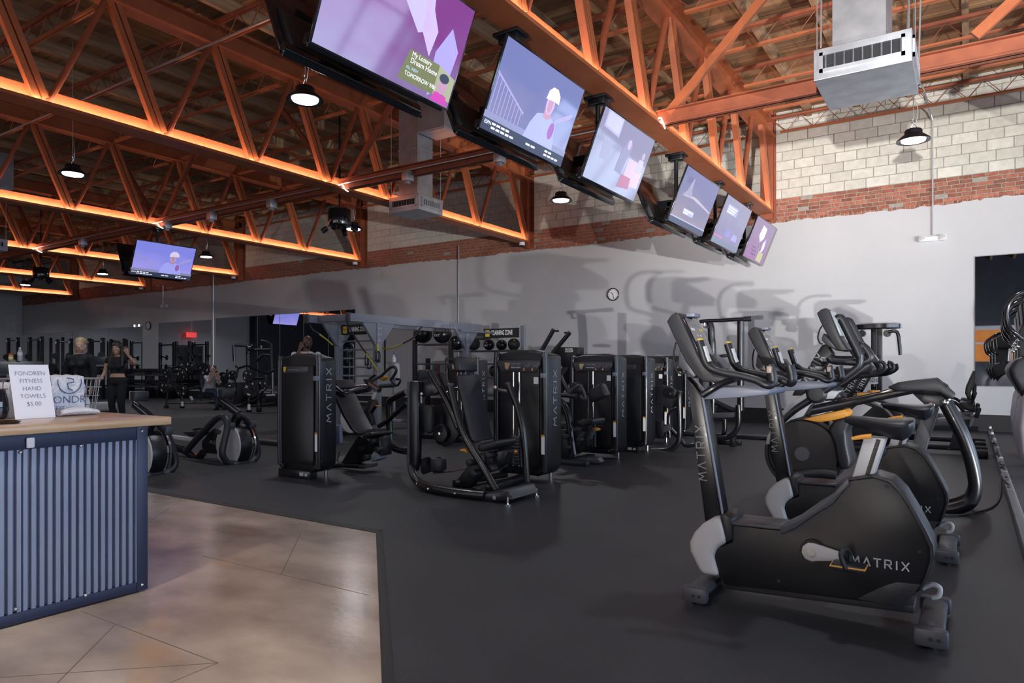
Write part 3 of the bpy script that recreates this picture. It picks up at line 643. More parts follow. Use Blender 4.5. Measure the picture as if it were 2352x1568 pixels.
def wcond(px, pa, pb, label, bend=False):
    x = aty(px, pa, W-.05).x; z0, z1 = aty(px, pb, W-.05).z, aty(px, pa, W-.05).z
    pts = [(x, W-.06, z0), (x, W-.06, z1)]
    if bend: pts = [(x, W-.06, z0), (x, W-.06, 5.9), (x-.03, W-.12, 6.05), (x-.12, W-.6, 6.35), (x-.2, W-1.2, 6.4)]
    return one('wall_conduit', MB().tube(pts, .016, 8), conduit, label, 'conduit')
wcond(1054, 565, 900, 'vertical conduit on the grey wall behind the training rig')
wcond(2142, 280, 540, 'vertical conduit on the block wall dropping to the emergency light', True)
wcond(490, 630, 915, 'vertical conduit between two far mirrors'); wcond(375, 655, 700, 'short conduit on the far grey wall')
def emlight(px, py, label, lit=False):
    c = aty(px, py, W-.05); t = thing('emergency_light', label, 'emergency light', c); x, y, z = c
    ob('body', MB().box(x-.12, x+.12, y-.03, y+.03, z-.045, z+.045, .01), white, t)
    for s in (-1, 1): h = ob('lamp_head', MB().box(x+s*.17-.06, x+s*.17+.06, y-.09, y-.0, z-.05, z+.055, .018), white, t); ob('lens', MB().box(x+s*.17-.045, x+s*.17+.045, y-.096, y-.088, z-.035, z+.04, .004), LED_W if lit else silver, h)
emlight(2142, 548, 'two-headed white emergency light on the bright grey wall'); emlight(378, 703, 'small grey emergency light above the far mirrors'); emlight(319, 748, 'lit emergency light shining at the corner of a far mirror', True)
for k, (x, y) in enumerate(((TX[2]+.0, W-.42), (TX[3], W-.42), (TX[4], W-.42), (TX[5], W-.42))):
    t = thing('security_camera', 'white dome security camera under the end of a truss', 'camera', (x, y, 4.3), 'dome cameras at the truss ends')
    ob('mount', MB().lathe([(.075, .135), (.08, .12), (.075, .06), (.062, .055)], 18, T(x, y, 4.3)), white, t); ob('dome', MB().ball((x, y, 4.36), .052, n=14), blk_g, t)
# ================================================================= CARDIO
def pr(nm, pts, y, th, mt, par, bev=.008, smooth=0, seg=2):           # traced outline standing in plane y, extruded away from the camera
    q = Y(pts, y); q = smc(q, smooth) if smooth else q
    return ob(nm, MB().prism(q, (0, th, 0), bev, seg), mt, par)
def tb(nm, pts, y, r, mt, par, n=10, k=4): return ob(nm, MB().tube(sm(Y(pts, y), k), r, n), mt, par)
def face(pts, y): return Y(pts, y)
def bike(label):
    t = thing('upright_bike', label, 'exercise bike', (-.65, 3.61, 0), 'upright exercise bikes')
    body = pr('shroud', [(1682, 1203), (1740, 1211), (1793, 1217), (1822, 1203), (1866, 1171), (1908, 1146), (1931, 1117), (1946, 1102), (1968, 1098), (2010, 1094), (2046, 1106), (2074, 1134), (2101, 1178), (2125, 1221), (2139, 1250), (2142, 1279), (2131, 1319), (2113, 1355), (2070, 1394), (1959, 1379), (1662, 1342), (1650, 1322), (1637, 1276), (1648, 1257), (1680, 1245)], 3.51, .2, blk_m, t, .012)
    lg = MB(); o_ = aty(1955, 1293, 3.508); e_ = aty(2087, 1296, 3.508); logo(lg, o_, (1, 0, 0), (0, 0, 1), .036, (e_-o_).length, th=.18); ob('lettering', lg, letter, body, 0)
    for px, py in ((1888, 1161), (2037, 1117), (2112, 1266), (1789, 1333), (2040, 1383)): c = aty(px, py, 3.51); ob('screw_cap', MB().cyl((c.x, 3.504, c.z), (c.x, 3.52, c.z), .0085, 10), base_black, body)
    # rounded back edge trim, tread plate, lower wedge, silver nose
    ed = [(1946, 1100), (2010, 1091), (2049, 1103), (2077, 1131), (2105, 1177), (2129, 1221), (2144, 1252), (2146, 1281), (2134, 1321), (2117, 1356)]
    q = Y(ed, 3.5); ob('edge_trim', MB().prism(q+[p+Vector((-.016, 0, -.012)) for p in q[::-1]], (0, .22, 0), .006), dgrey, t)
    q = Y([(1790, 1213), (1822, 1198), (1866, 1167), (1908, 1142), (1931, 1113), (1947, 1098)], 3.497); ob('step_trim', MB().prism(q+[p+Vector((.008, 0, -.03)) for p in q[::-1]], (0, .226, 0), .005), mgrey, t)
    ob('tread_plate', MB().prism(Y([(1680, 1198), (1792, 1211), (1793, 1217), (1681, 1205)], 3.5), (0, .22, 0), .002), mgrey, t)
    pr('wedge_cover', [(1966, 1376), (2020, 1348), (2060, 1336), (2118, 1342), (2072, 1397)], 3.503, .215, dgrey, t, .006)
    pr('nose_cover', [(1609, 1320), (1651, 1326), (1637, 1277), (1648, 1257), (1668, 1248), (1660, 1212), (1652, 1186), (1634, 1190), (1611, 1204), (1592, 1224), (1582, 1245), (1583, 1266), (1595, 1292)], 3.49, .24, silver, t, .03, 0, 4)
    pr('mast_collar', [(1652, 1184), (1664, 1180), (1681, 1191), (1682, 1240), (1668, 1247)], 3.5, .22, dgrey, t, .012)
    # mast
    mast = pr('mast', [(1575, 862), (1613, 907), (1659, 1186), (1618, 1200)], 3.55, .13, blk, t, .014)
    mt_ = MB(); a, b = aty(1609, 1102, 3.549), aty(1600, 976, 3.549); d = (b-a); logo(mt_, a+Vector((.035, 0, 0)), d, Vector((-d.z, 0, d.x)), .043, d.length, th=.12); ob('lettering', mt_, letter_d, mast, 0)
    ob('mast_edge', MB().tube([aty(1614, 912, 3.55), aty(1660, 1182, 3.55)], .006, 8), pale, mast)
    # console: near side outline, pushed across by 0.29
    cn = pr('console', [(1531, 738), (1540, 724), (1552, 717), (1560, 720), (1603, 817), (1618, 842), (1639, 862), (1671, 868), (1672, 874), (1640, 879), (1614, 876), (1595, 859), (1574, 829), (1548, 775)], 3.465, .29, dgrey, t, .016, 0, 3)
    ob('console_back', MB().prism(Y([(1560, 800), (1556, 840), (1590, 870), (1600, 862)], 3.5), (0, .22, 0), .01), mgrey, cn)
    A, B = aty(1562.5, 727, 3.465)+Vector((0, .025, 0)), aty(1603, 816, 3.465)+Vector((0, .025, 0)); up = (A-B).normalized(); n = Vector((-up.z, 0, up.x)); n = n if n.x > 0 else -n
    f0 = MB().prism([B-n*.004, B+n*.006, A+n*.006, A-n*.004], (0, .24, 0), .003); fr = ob('screen_frame', f0, blk_g, cn)
    S = lambda u, v, l=0: B+up*((A-B).length*(.04+.92*v))+Vector((0, .02+.2*u, 0))+n*(.0068+.0004*l)
    scn = ob('display', MB().quad(S(0, 0), S(1, 0), S(1, 1), S(0, 1)), mat('bike_display', (.17, .16, .16), .25, emit=.10), fr, 0)
    for (u, v, w, h, mt_) in ((.1, .80, .8, .05, letter_d), (.1, .66, .12, .07, white), (.26, .66, .1, .07, white), (.74, .66, .1, .08, yellow), (.88, .66, .1, .08, yellow), (.35, .5, .07, .04, white), (.6, .5, .07, .04, white), (.3, .36, .06, .04, white), (.55, .38, .06, .04, white), (.1, .08, .3, .1, letter_d)):
        ob('indicator', MB().quad(S(u, v, 1), S(u+w, v, 1), S(u+w, v+h, 1), S(u, v+h, 1)), mt_, scn, 0)
    c = aty(1580, 722, 3.56); ob('fan_vent', MB().box(c.x-.01, c.x+.035, 3.56, 3.66, c.z-.012, c.z+.008, .004), pale, cn)
    c = aty(1647, 829, 3.6); ob('control_pad', MB().prism(Y([(1630, 820), (1640, 815), (1662, 846), (1655, 856)], 3.56), (0, .1, 0), .004), mgrey, cn)
    ob('pad_window', MB().prism(Y([(1637, 818.5), (1641, 816.5), (1654, 837), (1650, 839)], 3.575), (0, .06, 0), .002), base_black, cn)
    ob('cable', MB().tube(sm(Y([(1553, 786), (1548, 810), (1549, 838), (1558, 855), (1571, 858), (1577, 850)], 3.5)), .005, 6), base_black, t)
    # handlebars, near and far
    hb = [(1606, 783), (1613, 805), (1623, 834), (1640, 848), (1668, 857), (1705, 864), (1738, 873), (1760, 884), (1772, 878), (1770, 856), (1765, 838)]
    for y, sh in ((3.36, 0), (3.84, 0)):
        q = [aty(px, py, 3.36) for px, py in hb]; q = [Vector((p.x, y if i < 8 else y+(.02 if y < 3.6 else -.02), p.z)) for i, p in enumerate(q)]
        g = ob('handlebar', MB().tube(sm(q, 4), [.021]*12+[.019]*17+[.021]*12, 12, flat=1.15), vinyl, t)
        s1 = sm(q, 4); ob('grip_sensor', MB().tube([p+Vector((.008, 0, .004)) for p in s1[3:9]], .019, 8), silver, g)
        ob('end_button', MB().ball(s1[0]+Vector((.004, 0, .008)), .012, (1.3, 1, .5), 8), yellow, g)
        ob('end_sensor', MB().box(s1[-2].x-.006, s1[-2].x+.016, y-.025, y+.024, s1[-4].z-.012, s1[-1].z-.005, .004), mat('copper_sensor', (.30, .22, .18), .4), g)
    ob('cross_bar', MB().tube(sm([aty(1612, 908, 3.4), aty(1650, 885, 3.42), aty(1690, 868, 3.38)], 3), .018, 10).tube([(aty(1630, 888, 3.42).x, 3.42, aty(1630, 893, 3.42).z), (aty(1630, 888, 3.42).x, 3.82, aty(1630, 893, 3.42).z)], .016, 8), blk, t)
    pr('accessory_tray', [(1613, 893), (1640, 888), (1700, 889), (1768, 893), (1769, 902), (1762, 907), (1700, 913), (1614, 918)], 3.42, .36, pale, t, .012)
    # seat post, saddle, lever
    sp_ = pr('seat_post', [(1955, 1100), (1984, 1003), (2036, 1006), (2006, 1096)], 3.56, .1, silver, t, .01)
    ob('adjust_rail', MB().prism(Y([(1984, 1098), (2013, 1008), (2023, 1010), (1995, 1098)], 3.5585), (0, .01, 0)), base_black, sp_)
    for k in range(14): c = aty(1989+2.05*k*.95, 1090-6*k*.95, 3.556); ob('rail_hole', MB().cyl((c.x, 3.556, c.z), (c.x, 3.562, c.z), .0028, 6), mat('hole', (.09, .07, .05), .6), sp_)
    ob('lever', MB().tube(Y([(1956, 1007), (1980, 1003), (2002, 1001)], 3.53), [.008, .011, .011], 8), gold, t)
    prof = [(1941, 961, .028, .016), (1958, 962, .038, .028), (1988, 965, .052, .034), (2018, 971, .08, .044), (2048, 976, .11, .056), (2074, 977, .122, .06), (2091, 973, .11, .05), (2100, 969, .075, .03)]
    rings = []
    for px, py, w, h in prof:
        c = aty(px, py, 3.61); rings.append([Vector((c.x, 3.61+w*cos(2*pi*j/16), c.z+h*sin(2*pi*j/16)*(.55 if sin(2*pi*j/16) > 0 else 1.15))) for j in range(16)])
    ob('saddle', MB().loft(rings), vinyl, t)
    # crank, pedals
    c = aty(1867, 1264, 3.5); hub = ob('crank_hub', MB().cyl((c.x, 3.47, c.z), (c.x, 3.51, c.z), .055, 24), base_black, t)
    for s, y0, aim in ((1, 3.462, (1925, 1277)), (-1, 3.735, (1809, 1251))):
        e = aty(*aim, 3.47); e = Vector((e.x, 0, e.z))
        ck = ob('crank', MB().prism([(c.x+.045*cos(a), y0, c.z+.045*sin(a)) for a in [radians(k) for k in (70, 110, 150, 190, 230, 270, 300)]]+[(e.x+.02, y0, e.z-.018), (e.x+.02, y0, e.z+.018)] if s > 0 else [(c.x+.045, y0, c.z+.03), (c.x+.045, y0, c.z-.04), (e.x-.02, y0, e.z-.018), (e.x-.02, y0, e.z+.018)], (0, .022, 0), .006), silver, t)
        ob('axle_cap', MB().cyl((c.x, y0-.006, c.z), (c.x, y0+.02, c.z), .018, 12), steel, ck)
        py0 = y0-.12 if s > 0 else y0+.025
        pd = ob('pedal', MB().box(e.x-.015, e.x+.125, py0, py0+.105, e.z-.035, e.z-.006, .012), dgrey, t)
        ob('pedal_edge', MB().box(e.x-.017, e.x+.127, py0-.002, py0+.107, e.z-.018, e.z-.012, .002), gold, pd)
        ob('strap', MB().tube(sm([(e.x+.05, py0, e.z-.02), (e.x+.03, py0+.0, e.z+.035), (e.x+.035, py0+.05, e.z+.055), (e.x+.05, py0+.1, e.z+.03), (e.x+.055, py0+.1, e.z-.02)], 4), .011, 6, flat=1), base_black, pd)
    # base rail and the two cross feet
    ob('base_rail', MB().prism(Y([(1655, 1328), (2100, 1390), (2100, 1410), (1658, 1352)], 3.53), (0, .16, 0), .008), dgrey, t)
    for px, l in ((1604, .085), (2126, .1)):
        x = aty(px, 1362, 3.42).x if px < 1800 else -.135; f_ = ob('cross_foot', MB().box(x-.05, x+.05, 3.36, 3.86, .035, .085, .02), mgrey, t)
        for y0 in (3.34, 3.82):
            e_ = ob('foot_cap', MB().box(x-.065, x+.065, y0, y0+.06, .012, .092, .02), mgrey, f_)
            ob('screw', MB().cyl((x+.0, y0-.003, .052), (x+.0, y0+.01, .052), .008, 8).cyl((x+.03, y0-.003, .052), (x+.03, y0+.01, .052), .008, 8), base_black, e_)
        ob('leveller', MB().cyl((x, 3.4, 0), (x, 3.4, .03), .022, 10).cyl((x, 3.82, 0), (x, 3.82, .03), .022, 10), blk, f_)
    for y0 in (3.40, 3.80): ob('wheel', MB().cyl((-1.13, y0-.012, .045), (-1.13, y0+.012, .045), .04, 16), blk, t)
    tb('lift_handle', [(2118, 1350), (2140, 1342), (2158, 1350), (2156, 1368), (2140, 1372)], 3.62, .012, silver, t)
    return t
b1_ = bike('upright bike in front with silver nose and lettered black shroud')
copy_tree(b1_, T(.02, 1.5, 0), 'upright bike standing between the front bike and the elliptical')
# ---- elliptical / arc trainer beyond the bikes
def elliptical():
    y = 6.62; t = thing('elliptical_trainer', 'elliptical trainer with big black wheel and amber panel behind the upright bikes', 'elliptical', (-.9, 6.8, 0))
    K = lambda pts: [(1700+a/2.8006, 680+b/2.8006) for a, b in pts]
    c = aty(1842, 1042, y); wh = ob('wheel_cover', MB().lathe([(.315, .05), (.305, .015), (.29, 0), (.06, -.004), (0, -.004)], 44, Matrix.Translation((c.x, y+.02, c.z)) @ Matrix.Rotation(pi/2, 4, 'X') @ Matrix.Diagonal((1, 1, -1, 1))), blk_m, t)
    ob('hub_cap', MB().cyl((c.x, y-.004, c.z), (c.x, y+.02, c.z), .062, 28), mgrey, wh)
    ob('wheel_shroud', MB().cyl((c.x, y+.04, c.z), (c.x, y+.4, c.z), .335, 44), blk_m, t)
    pr('silver_arch', K([(160, 960), (172, 905), (205, 830), (262, 745), (335, 675), (420, 622), (478, 598), (640, 610), (600, 660), (478, 668), (448, 700), (400, 775), (318, 798), (260, 835), (222, 890), (205, 950)]), y-.01, .36, silver, t, .014)
    pr('amber_panel', K([(398, 792), (520, 760), (668, 728), (692, 752), (684, 778), (600, 798), (520, 810), (470, 806)]), y-.005, .34, gold, t, .01)
    pr('rear_cowl', K([(600, 800), (690, 770), (705, 820), (680, 870), (690, 960), (712, 1060), (708, 1110), (640, 1120), (620, 1060), (600, 950), (560, 860)]), y, .38, dgrey, t, .03, 0, 3)
    pr('top_cowl', K([(478, 650), (490, 570), (520, 540), (560, 545), (620, 590), (655, 655), (600, 672)]), y+.02, .3, dgrey, t, .02, 0, 3)
    ob('pivot_cap', MB().lathe([(.085, 0), (.085, .05), (.06, .075), (0, .08)], 20, Matrix.Translation(aty(1877, 904, y-.02)) @ Matrix.Rotation(pi/2, 4, 'X')), dgrey, t)
    tb('wheel_hoop', K([(470, 655), (340, 740), (258, 820), (215, 930), (225, 1040), (262, 1115), (280, 1150)]), y-.03, .032, blk, t, 10)
    tb('crank_link', K([(262, 1165), (330, 1155), (420, 1140), (520, 1135), (620, 1150)]), y-.02, .04, dgrey, t, 10)
    tb('crank_link', K([(330, 1190), (400, 1195), (460, 1190)]), y-.0, .03, blk, t, 10)
    for y2 in (y, y+.3):
        a = ob('boom', MB().prism(Y(K([(440, 768), (470, 700), (700, 655), (900, 612), (1020, 575), (1120, 548), (1260, 532), (1330, 575), (1365, 640), (1330, 668), (1280, 640), (1110, 628), (980, 655), (800, 692), (600, 738)]), y), (0, .09, 0), .01), blk_g, t); a.location.y = y2-y
        p_ = ob('foot_pad', MB().prism(Y(K([(945, 585), (1010, 555), (1110, 540), (1255, 525), (1300, 560), (1385, 640), (1360, 665), (1285, 620), (1200, 612), (1010, 615)]), y-.03), (0, .16, 0), .014), dgrey, t); p_.location.y = y2-y
        g = ob('gusset', MB().prism(Y(K([(1110, 628), (1300, 640), (1335, 685), (1310, 705), (1225, 718), (1190, 700)]), y-.005), (0, .1, 0), .008), blk_m, t); g.location.y = y2-y
        for q in ((1230, 700), (1318, 683)): c2 = aty(*K([q])[0], y-.01); bo = ob('bolt', MB().ball((c2.x, c2.y+y2-y, c2.z), .026, (1, .5, 1), 12), steel, g)
        tb_ = ob('rear_leg', MB().tube([p+Vector((0, y2-y+.04, 0)) for p in sm(Y(K([(1318, 690), (1372, 790), (1430, 905), (1478, 1040), (1508, 1170), (1512, 1250), (1490, 1318), (1435, 1358), (1340, 1382), (1215, 1372)]), y), 4)], .05, 14), blk, t)
        ob('base_tube', MB().tube([p+Vector((0, y2-y, 0)) for p in Y(K([(1215, 1372), (900, 1330), (300, 1240)]), y)], .035, 10), blk, t)
    ob('strut', MB().obox(aty(*K([(1235, 705)])[0], y+.17), aty(*K([(1115, 1100)])[0], y+.17), .1, .11, .012, up=(1, 0, 0)), mgrey, t)
    ob('pedal_shoe', MB().box(-.62, -.3, y+.05, y+.2, .26, .3, .02), mgrey, t)
    # mast and console
    mast = ob('mast', MB().prism(Y(K([(330, 640), (400, 640), (480, 545), (600, 370), (560, 310), (525, 312), (440, 450)]), y+.12), (0, .14, 0), .014), blk_m, t)
    lg = MB(); a, b = aty(*K([(412, 600)])[0], y+.118), aty(*K([(545, 395)])[0], y+.118); d = b-a; logo(lg, a, d, Vector((-d.z, 0, d.x)), .07, d.length); ob('lettering', lg, letter, mast, 0)
    cn = pr('console', K([(492, 108), (520, 85), (552, 75), (566, 82), (640, 262), (690, 335), (712, 345), (650, 355), (620, 345), (585, 290), (530, 195)]), y+.05, .3, dgrey, t, .014, 0, 3)
    pr('console_bracket', K([(535, 235), (520, 280), (560, 320), (620, 350), (650, 352), (600, 300)]), y+.1, .2, mgrey, t, .012)
    A, B = aty(*K([(570, 96)])[0], y+.05)+Vector((0, .02, 0)), aty(*K([(636, 257)])[0], y+.05)+Vector((0, .02, 0)); up = (A-B).normalized(); n = Vector((-up.z, 0, up.x)); n = n if n.x > 0 else -n
    ob('display', MB().prism([B+n*.004, B+n*.02, A+n*.02, A+n*.004], (0, .25, 0), .004), mat('ell_display', (.22, .25, .27), .25, emit=.12), cn)
    pr('control_pad', K([(645, 262), (700, 330), (712, 345), (690, 345), (640, 275)]), y+.1, .18, mgrey, cn, .006)
    ob('cable', MB().tube(sm(Y(K([(528, 190), (510, 220), (500, 265), (512, 300), (530, 308)]), y+.1)), .007, 6), base_black, t)
    for y2 in (y-.06, y+.42):
        dy = y2-y; h = ob('swing_handle', MB().tube([p+Vector((0, dy, 0)) for p in sm(Y(K([(630, 150), (648, 142), (668, 165), (715, 260), (760, 350), (778, 400), (770, 445), (735, 480), (640, 550), (530, 620)]), y), 4)], [.036]*20+[.03]*17, 12), vinyl, t)
    fx = ob('fixed_handle', MB().tube(sm(Y(K([(572, 392), (600, 415), (700, 422), (790, 425), (835, 400), (825, 365), (790, 320), (765, 330)]), y-.02), 4), .032, 12), vinyl, t)
    ob('fixed_handle', MB().tube(sm(Y(K([(572, 392), (620, 402), (720, 405), (800, 408), (845, 385)]), y+.4), 4), .03, 10), vinyl, t)
    ob('pulse_sensor', MB().tube(Y(K([(774, 338), (795, 372)]), y-.04), .012, 8), steel, fx)
    return t
elliptical()
# ---- recumbent bikes
def recumbent(label):
    y = 10.9; t = thing('recumbent_bike', label, 'recumbent bike', (-.8, y+.25, 0), 'recumbent bikes')
    G = lambda pts: [(2050+a/6.27, 800+b/6.27) for a, b in pts]
    ob('base', MB().box(-1.95, .2, y+.2, y+.36, .06, .13, .02).box(-1.95, -1.83, y-.02, y+.56, 0, .1, .02).box(.06, .2, y-.02, y+.56, 0, .1, .02), dgrey, t)
    ob('body_shell', MB().prism([(-1.85, y+.08, .12), (-1.9, y+.08, .4), (-1.7, y+.08, .66), (-1.35, y+.08, .78), (-1.0, y+.08, .6), (-.8, y+.08, .35), (-.7, y+.08, .14)], (0, .36, 0), .04, 3), blk_m, t)
    ob('nose_cover', MB().prism([(-1.95, y+.06, .16), (-1.98, y+.06, .45), (-1.78, y+.06, .7), (-1.62, y+.06, .66), (-1.72, y+.06, .2)], (0, .4, 0), .05, 3), silver, t)
    ob('shell_panel', MB().prism([(-1.5, y+.07, .5), (-1.3, y+.07, .68), (-1.15, y+.07, .62), (-1.35, y+.07, .42)], (0, .02, 0), .006), silver, t)
    ob('amber_mark', MB().box(-1.35, -1.2, y+.1, y+.42, .78, .82, .01), gold, t)
    ms = ob('mast', MB().obox((-1.6, y+.25, .62), (-1.3, y+.25, 1.18), .1, .13, .012), blk_m, t)
    lg = MB(); logo(lg, Vector((-1.52, y+.198, .7)), (.47, 0, .88), (-.88, 0, .47), .06, .34); ob('lettering', lg, letter, ms, 0)
    cn = ob('console', MB().prism([(-1.5, y+.08, 1.5), (-1.44, y+.08, 1.56), (-1.36, y+.08, 1.54), (-1.12, y+.08, 1.16), (-1.16, y+.08, 1.08), (-1.26, y+.08, 1.12)], (0, .34, 0), .02, 3), dgrey, t)
    ob('display', MB().prism([(-1.37, y+.11, 1.525), (-1.355, y+.11, 1.53), (-1.15, y+.11, 1.21), (-1.165, y+.11, 1.205)], (0, .28, 0), .003), mat('rec_display', (.10, .11, .13), .2, emit=.05), cn)
    ob('handle', MB().tube(sm([(-1.3, y-.05, 1.05), (-1.1, y-.08, 1.08), (-.98, y-.08, 1.16), (-.99, y-.08, 1.24), (-1.05, y-.08, 1.27)], 4), .026, 10).tube(sm([(-1.3, y+.55, 1.05), (-1.1, y+.58, 1.08), (-.98, y+.58, 1.16), (-.99, y+.58, 1.24)], 4), .026, 10).tube([(-1.3, y-.05, 1.05), (-1.3, y+.55, 1.05)], .026, 10), vinyl, t)
    ob('pedal', MB().box(-1.12, -.96, y-.08, y+.04, .3, .34, .01), dgrey, t); ob('pedal', MB().box(-1.0, -.84, y+.46, y+.58, .42, .46, .01), dgrey, t); ob('crank', MB().obox((-1.2, y+.06, .38), (-1.05, y+.06, .33), .02, .04).obox((-1.2, y+.46, .38), (-.92, y+.46, .44), .02, .04), silver, t, 0)
    X = aty(2235, 860, y+.1).x
    ob('backrest', MB().prism(Y(G([(1165, 318), (1205, 330), (1203, 440), (1180, 520), (1125, 640), (1135, 735), (1085, 738), (1045, 650), (1050, 575)]), y), (0, .5, 0), .025, 3), vinyl, t)
    ob('back_support', MB().prism(Y(G([(1180, 505), (1215, 520), (1205, 690), (1160, 705), (1150, 650)]), y+.12), (0, .26, 0), .012), dgrey, t)
    ob('seat', MB().prism(Y(G([(965, 772), (1010, 768), (1190, 815), (1205, 850), (1180, 915), (1110, 905), (950, 850)]), y), (0, .5, 0), .03, 3), vinyl, t)
    ob('seat_bracket', MB().prism(Y(G([(1225, 848), (1285, 872), (1235, 1010), (1170, 990), (1200, 920)]), y+.1), (0, .3, 0), .012), dgrey, t)
    ob('seat_rail', MB().prism(Y(G([(640, 1010), (1000, 965), (1180, 985), (1130, 1130), (1100, 1130), (1130, 1020), (660, 1075)]), y+.18), (0, .14, 0), .01), silver, t)
    ob('seat_stem', MB().obox((X-.1, y+.25, .5), (X-.2, y+.25, .1), .1, .14, .012), mgrey, t)
    ob('seat_stem_rod', MB().cyl((X-.03, y+.2, .66), (X+.03, y+.2, .85), .02, 8).cyl((X-.03, y+.3, .66), (X+.03, y+.3, .85), .02, 8), blk, t)
    ob('side_handle', MB().tube(sm([(X-.5, y-.06, .55), (X-.35, y-.06, .72), (X-.2, y-.06, .72), (X-.1, y-.06, .6)], 4), .02, 8), vinyl, t)
    return t
r1 = recumbent('recumbent bike with black seat behind the elliptical trainer')
copy_tree(r1, T(.0, 1.25, 0), 'recumbent bike closest to the grey wall and mirror')
# ---- cardio row along the mirror side: fronts with lavender hoods, seen end-on
lav = mat('lavender_hood', (.34, .335, .385), .5, bump=(90, .05))
def climber(label):
    y = 8.9; t = thing('cardio_climber', label, 'cardio machine', (.9, y+.35, 0), 'hooded cardio machines in the row')
    h = [(.42, .10), (.36, .3), (.34, .55), (.37, .82), (.46, 1.0), (.62, 1.08), (.95, 1.0), (1.15, .7), (1.2, .35), (1.15, .1)]
    ob('hood', MB().prism([(x, y+.08, z) for x, z in h], (0, .55, 0), .09, 4), lav, t)
    ob('shroud', MB().prism([(.30, y+.14, 1.06), (.27, y+.14, 1.16), (.33, y+.14, 1.27), (.5, y+.14, 1.34), (.8, y+.14, 1.3), (.9, y+.14, 1.05), (.62, y+.14, 1.06), (.47, y+.14, .98), (.38, y+.14, .90)], (0, .43, 0), .05, 3), dgrey, t)
    ob('mast', MB().prism([(.40, y+.22, .85), (.33, y+.22, 1.05), (.36, y+.22, 1.3), (.36, y+.22, 1.55), (.40, y+.22, 1.66), (.62, y+.22, 1.66), (.6, y+.22, 1.3), (.62, y+.22, .85)], (0, .26, 0), .02), blk_m, t)
    for z in (1.40, 1.47):
        for p_ in ((.36, y+.21, z), (.36, y+.49, z), (.44, y+.21, z+.02)): ob('bolt', MB().ball(p_, .016, n=8), steel, t)
    for s in (0, 1):
        yy = y+.02+.62*s
        ob('hand_rail', MB().tube(sm([(.40, y+.2+.28*s, 1.48), (.33, yy, 1.53), (.27, yy, 1.62), (.255, yy, 1.78), (.31, yy, 1.9), (.45, yy, 1.97), (.7, yy, 1.96)], 4), .021, 10), blk_g, t)
    ob('console', MB().prism([(.40, y+.12, 1.62), (.38, y+.12, 1.86), (.46, y+.12, 1.93), (.86, y+.12, 1.70), (.84, y+.12, 1.6)], (0, .46, 0), .02, 3), blk_m, t)
    ob('console_tray', MB().box(.42, .75, y+.18, y+.52, 1.9, 1.93, .01), mgrey, t)
    ob('base', MB().box(.5, 1.9, y+.05, y+.65, .0, .12, .02), dgrey, t)
    t.location.x += .07
    WM[t] = Matrix.Translation(t.location)
    return t
cl = climber('hooded cardio machine in the row before the wide mirror')
for k in range(1, 3): copy_tree(cl, T(.03*k, 1.2*k, 0))
plat = mat('grey_platform', (.12, .125, .145), .5, bump=(120, .15))
for k in range(8):
    y0 = 5.0+1.28*k
    o = one('floor_platform', MB().box(.27, .335, y0+.01, y0+1.26, 0, .1, .015), plat, 'low grey cable platform strip on the floor before the hooded cardio machines', 'platform', 'cable platform strips')
    if k >= 3: tag(ob('power_adapter', MB().box(.29, .325, y0+.98, y0+1.1, .1, .135, .006), white if k % 2 else silver), 'small power adapter lying on the grey cable platform', 'adapter', 'power adapters')
    if k >= 2:
        q = [(.295+RND.uniform(-.03, .03), y0+.1+.11*j+RND.uniform(-.04, .04), .108+.006*(j % 2)) for j in range(7)]
        tag(ob('coiled_extension_lead', MB().tube(sm(q, 4), .008, 6), base_black), 'tangled black power lead on the grey cable platform', 'power lead', 'leads on the platform')
q = [atz(px, py, .012) for px, py in ((2125, 1182), (2175, 1184), (2230, 1179), (2275, 1166), (2295, 1145))]+[Vector((.255, 8.3, .06)), Vector((.262, 8.5, .11))]
tag(ob('extension_lead', MB().tube(sm(q, 6), .008, 6), base_black), 'black power lead crossing the floor from the elliptical to the platform', 'power lead')
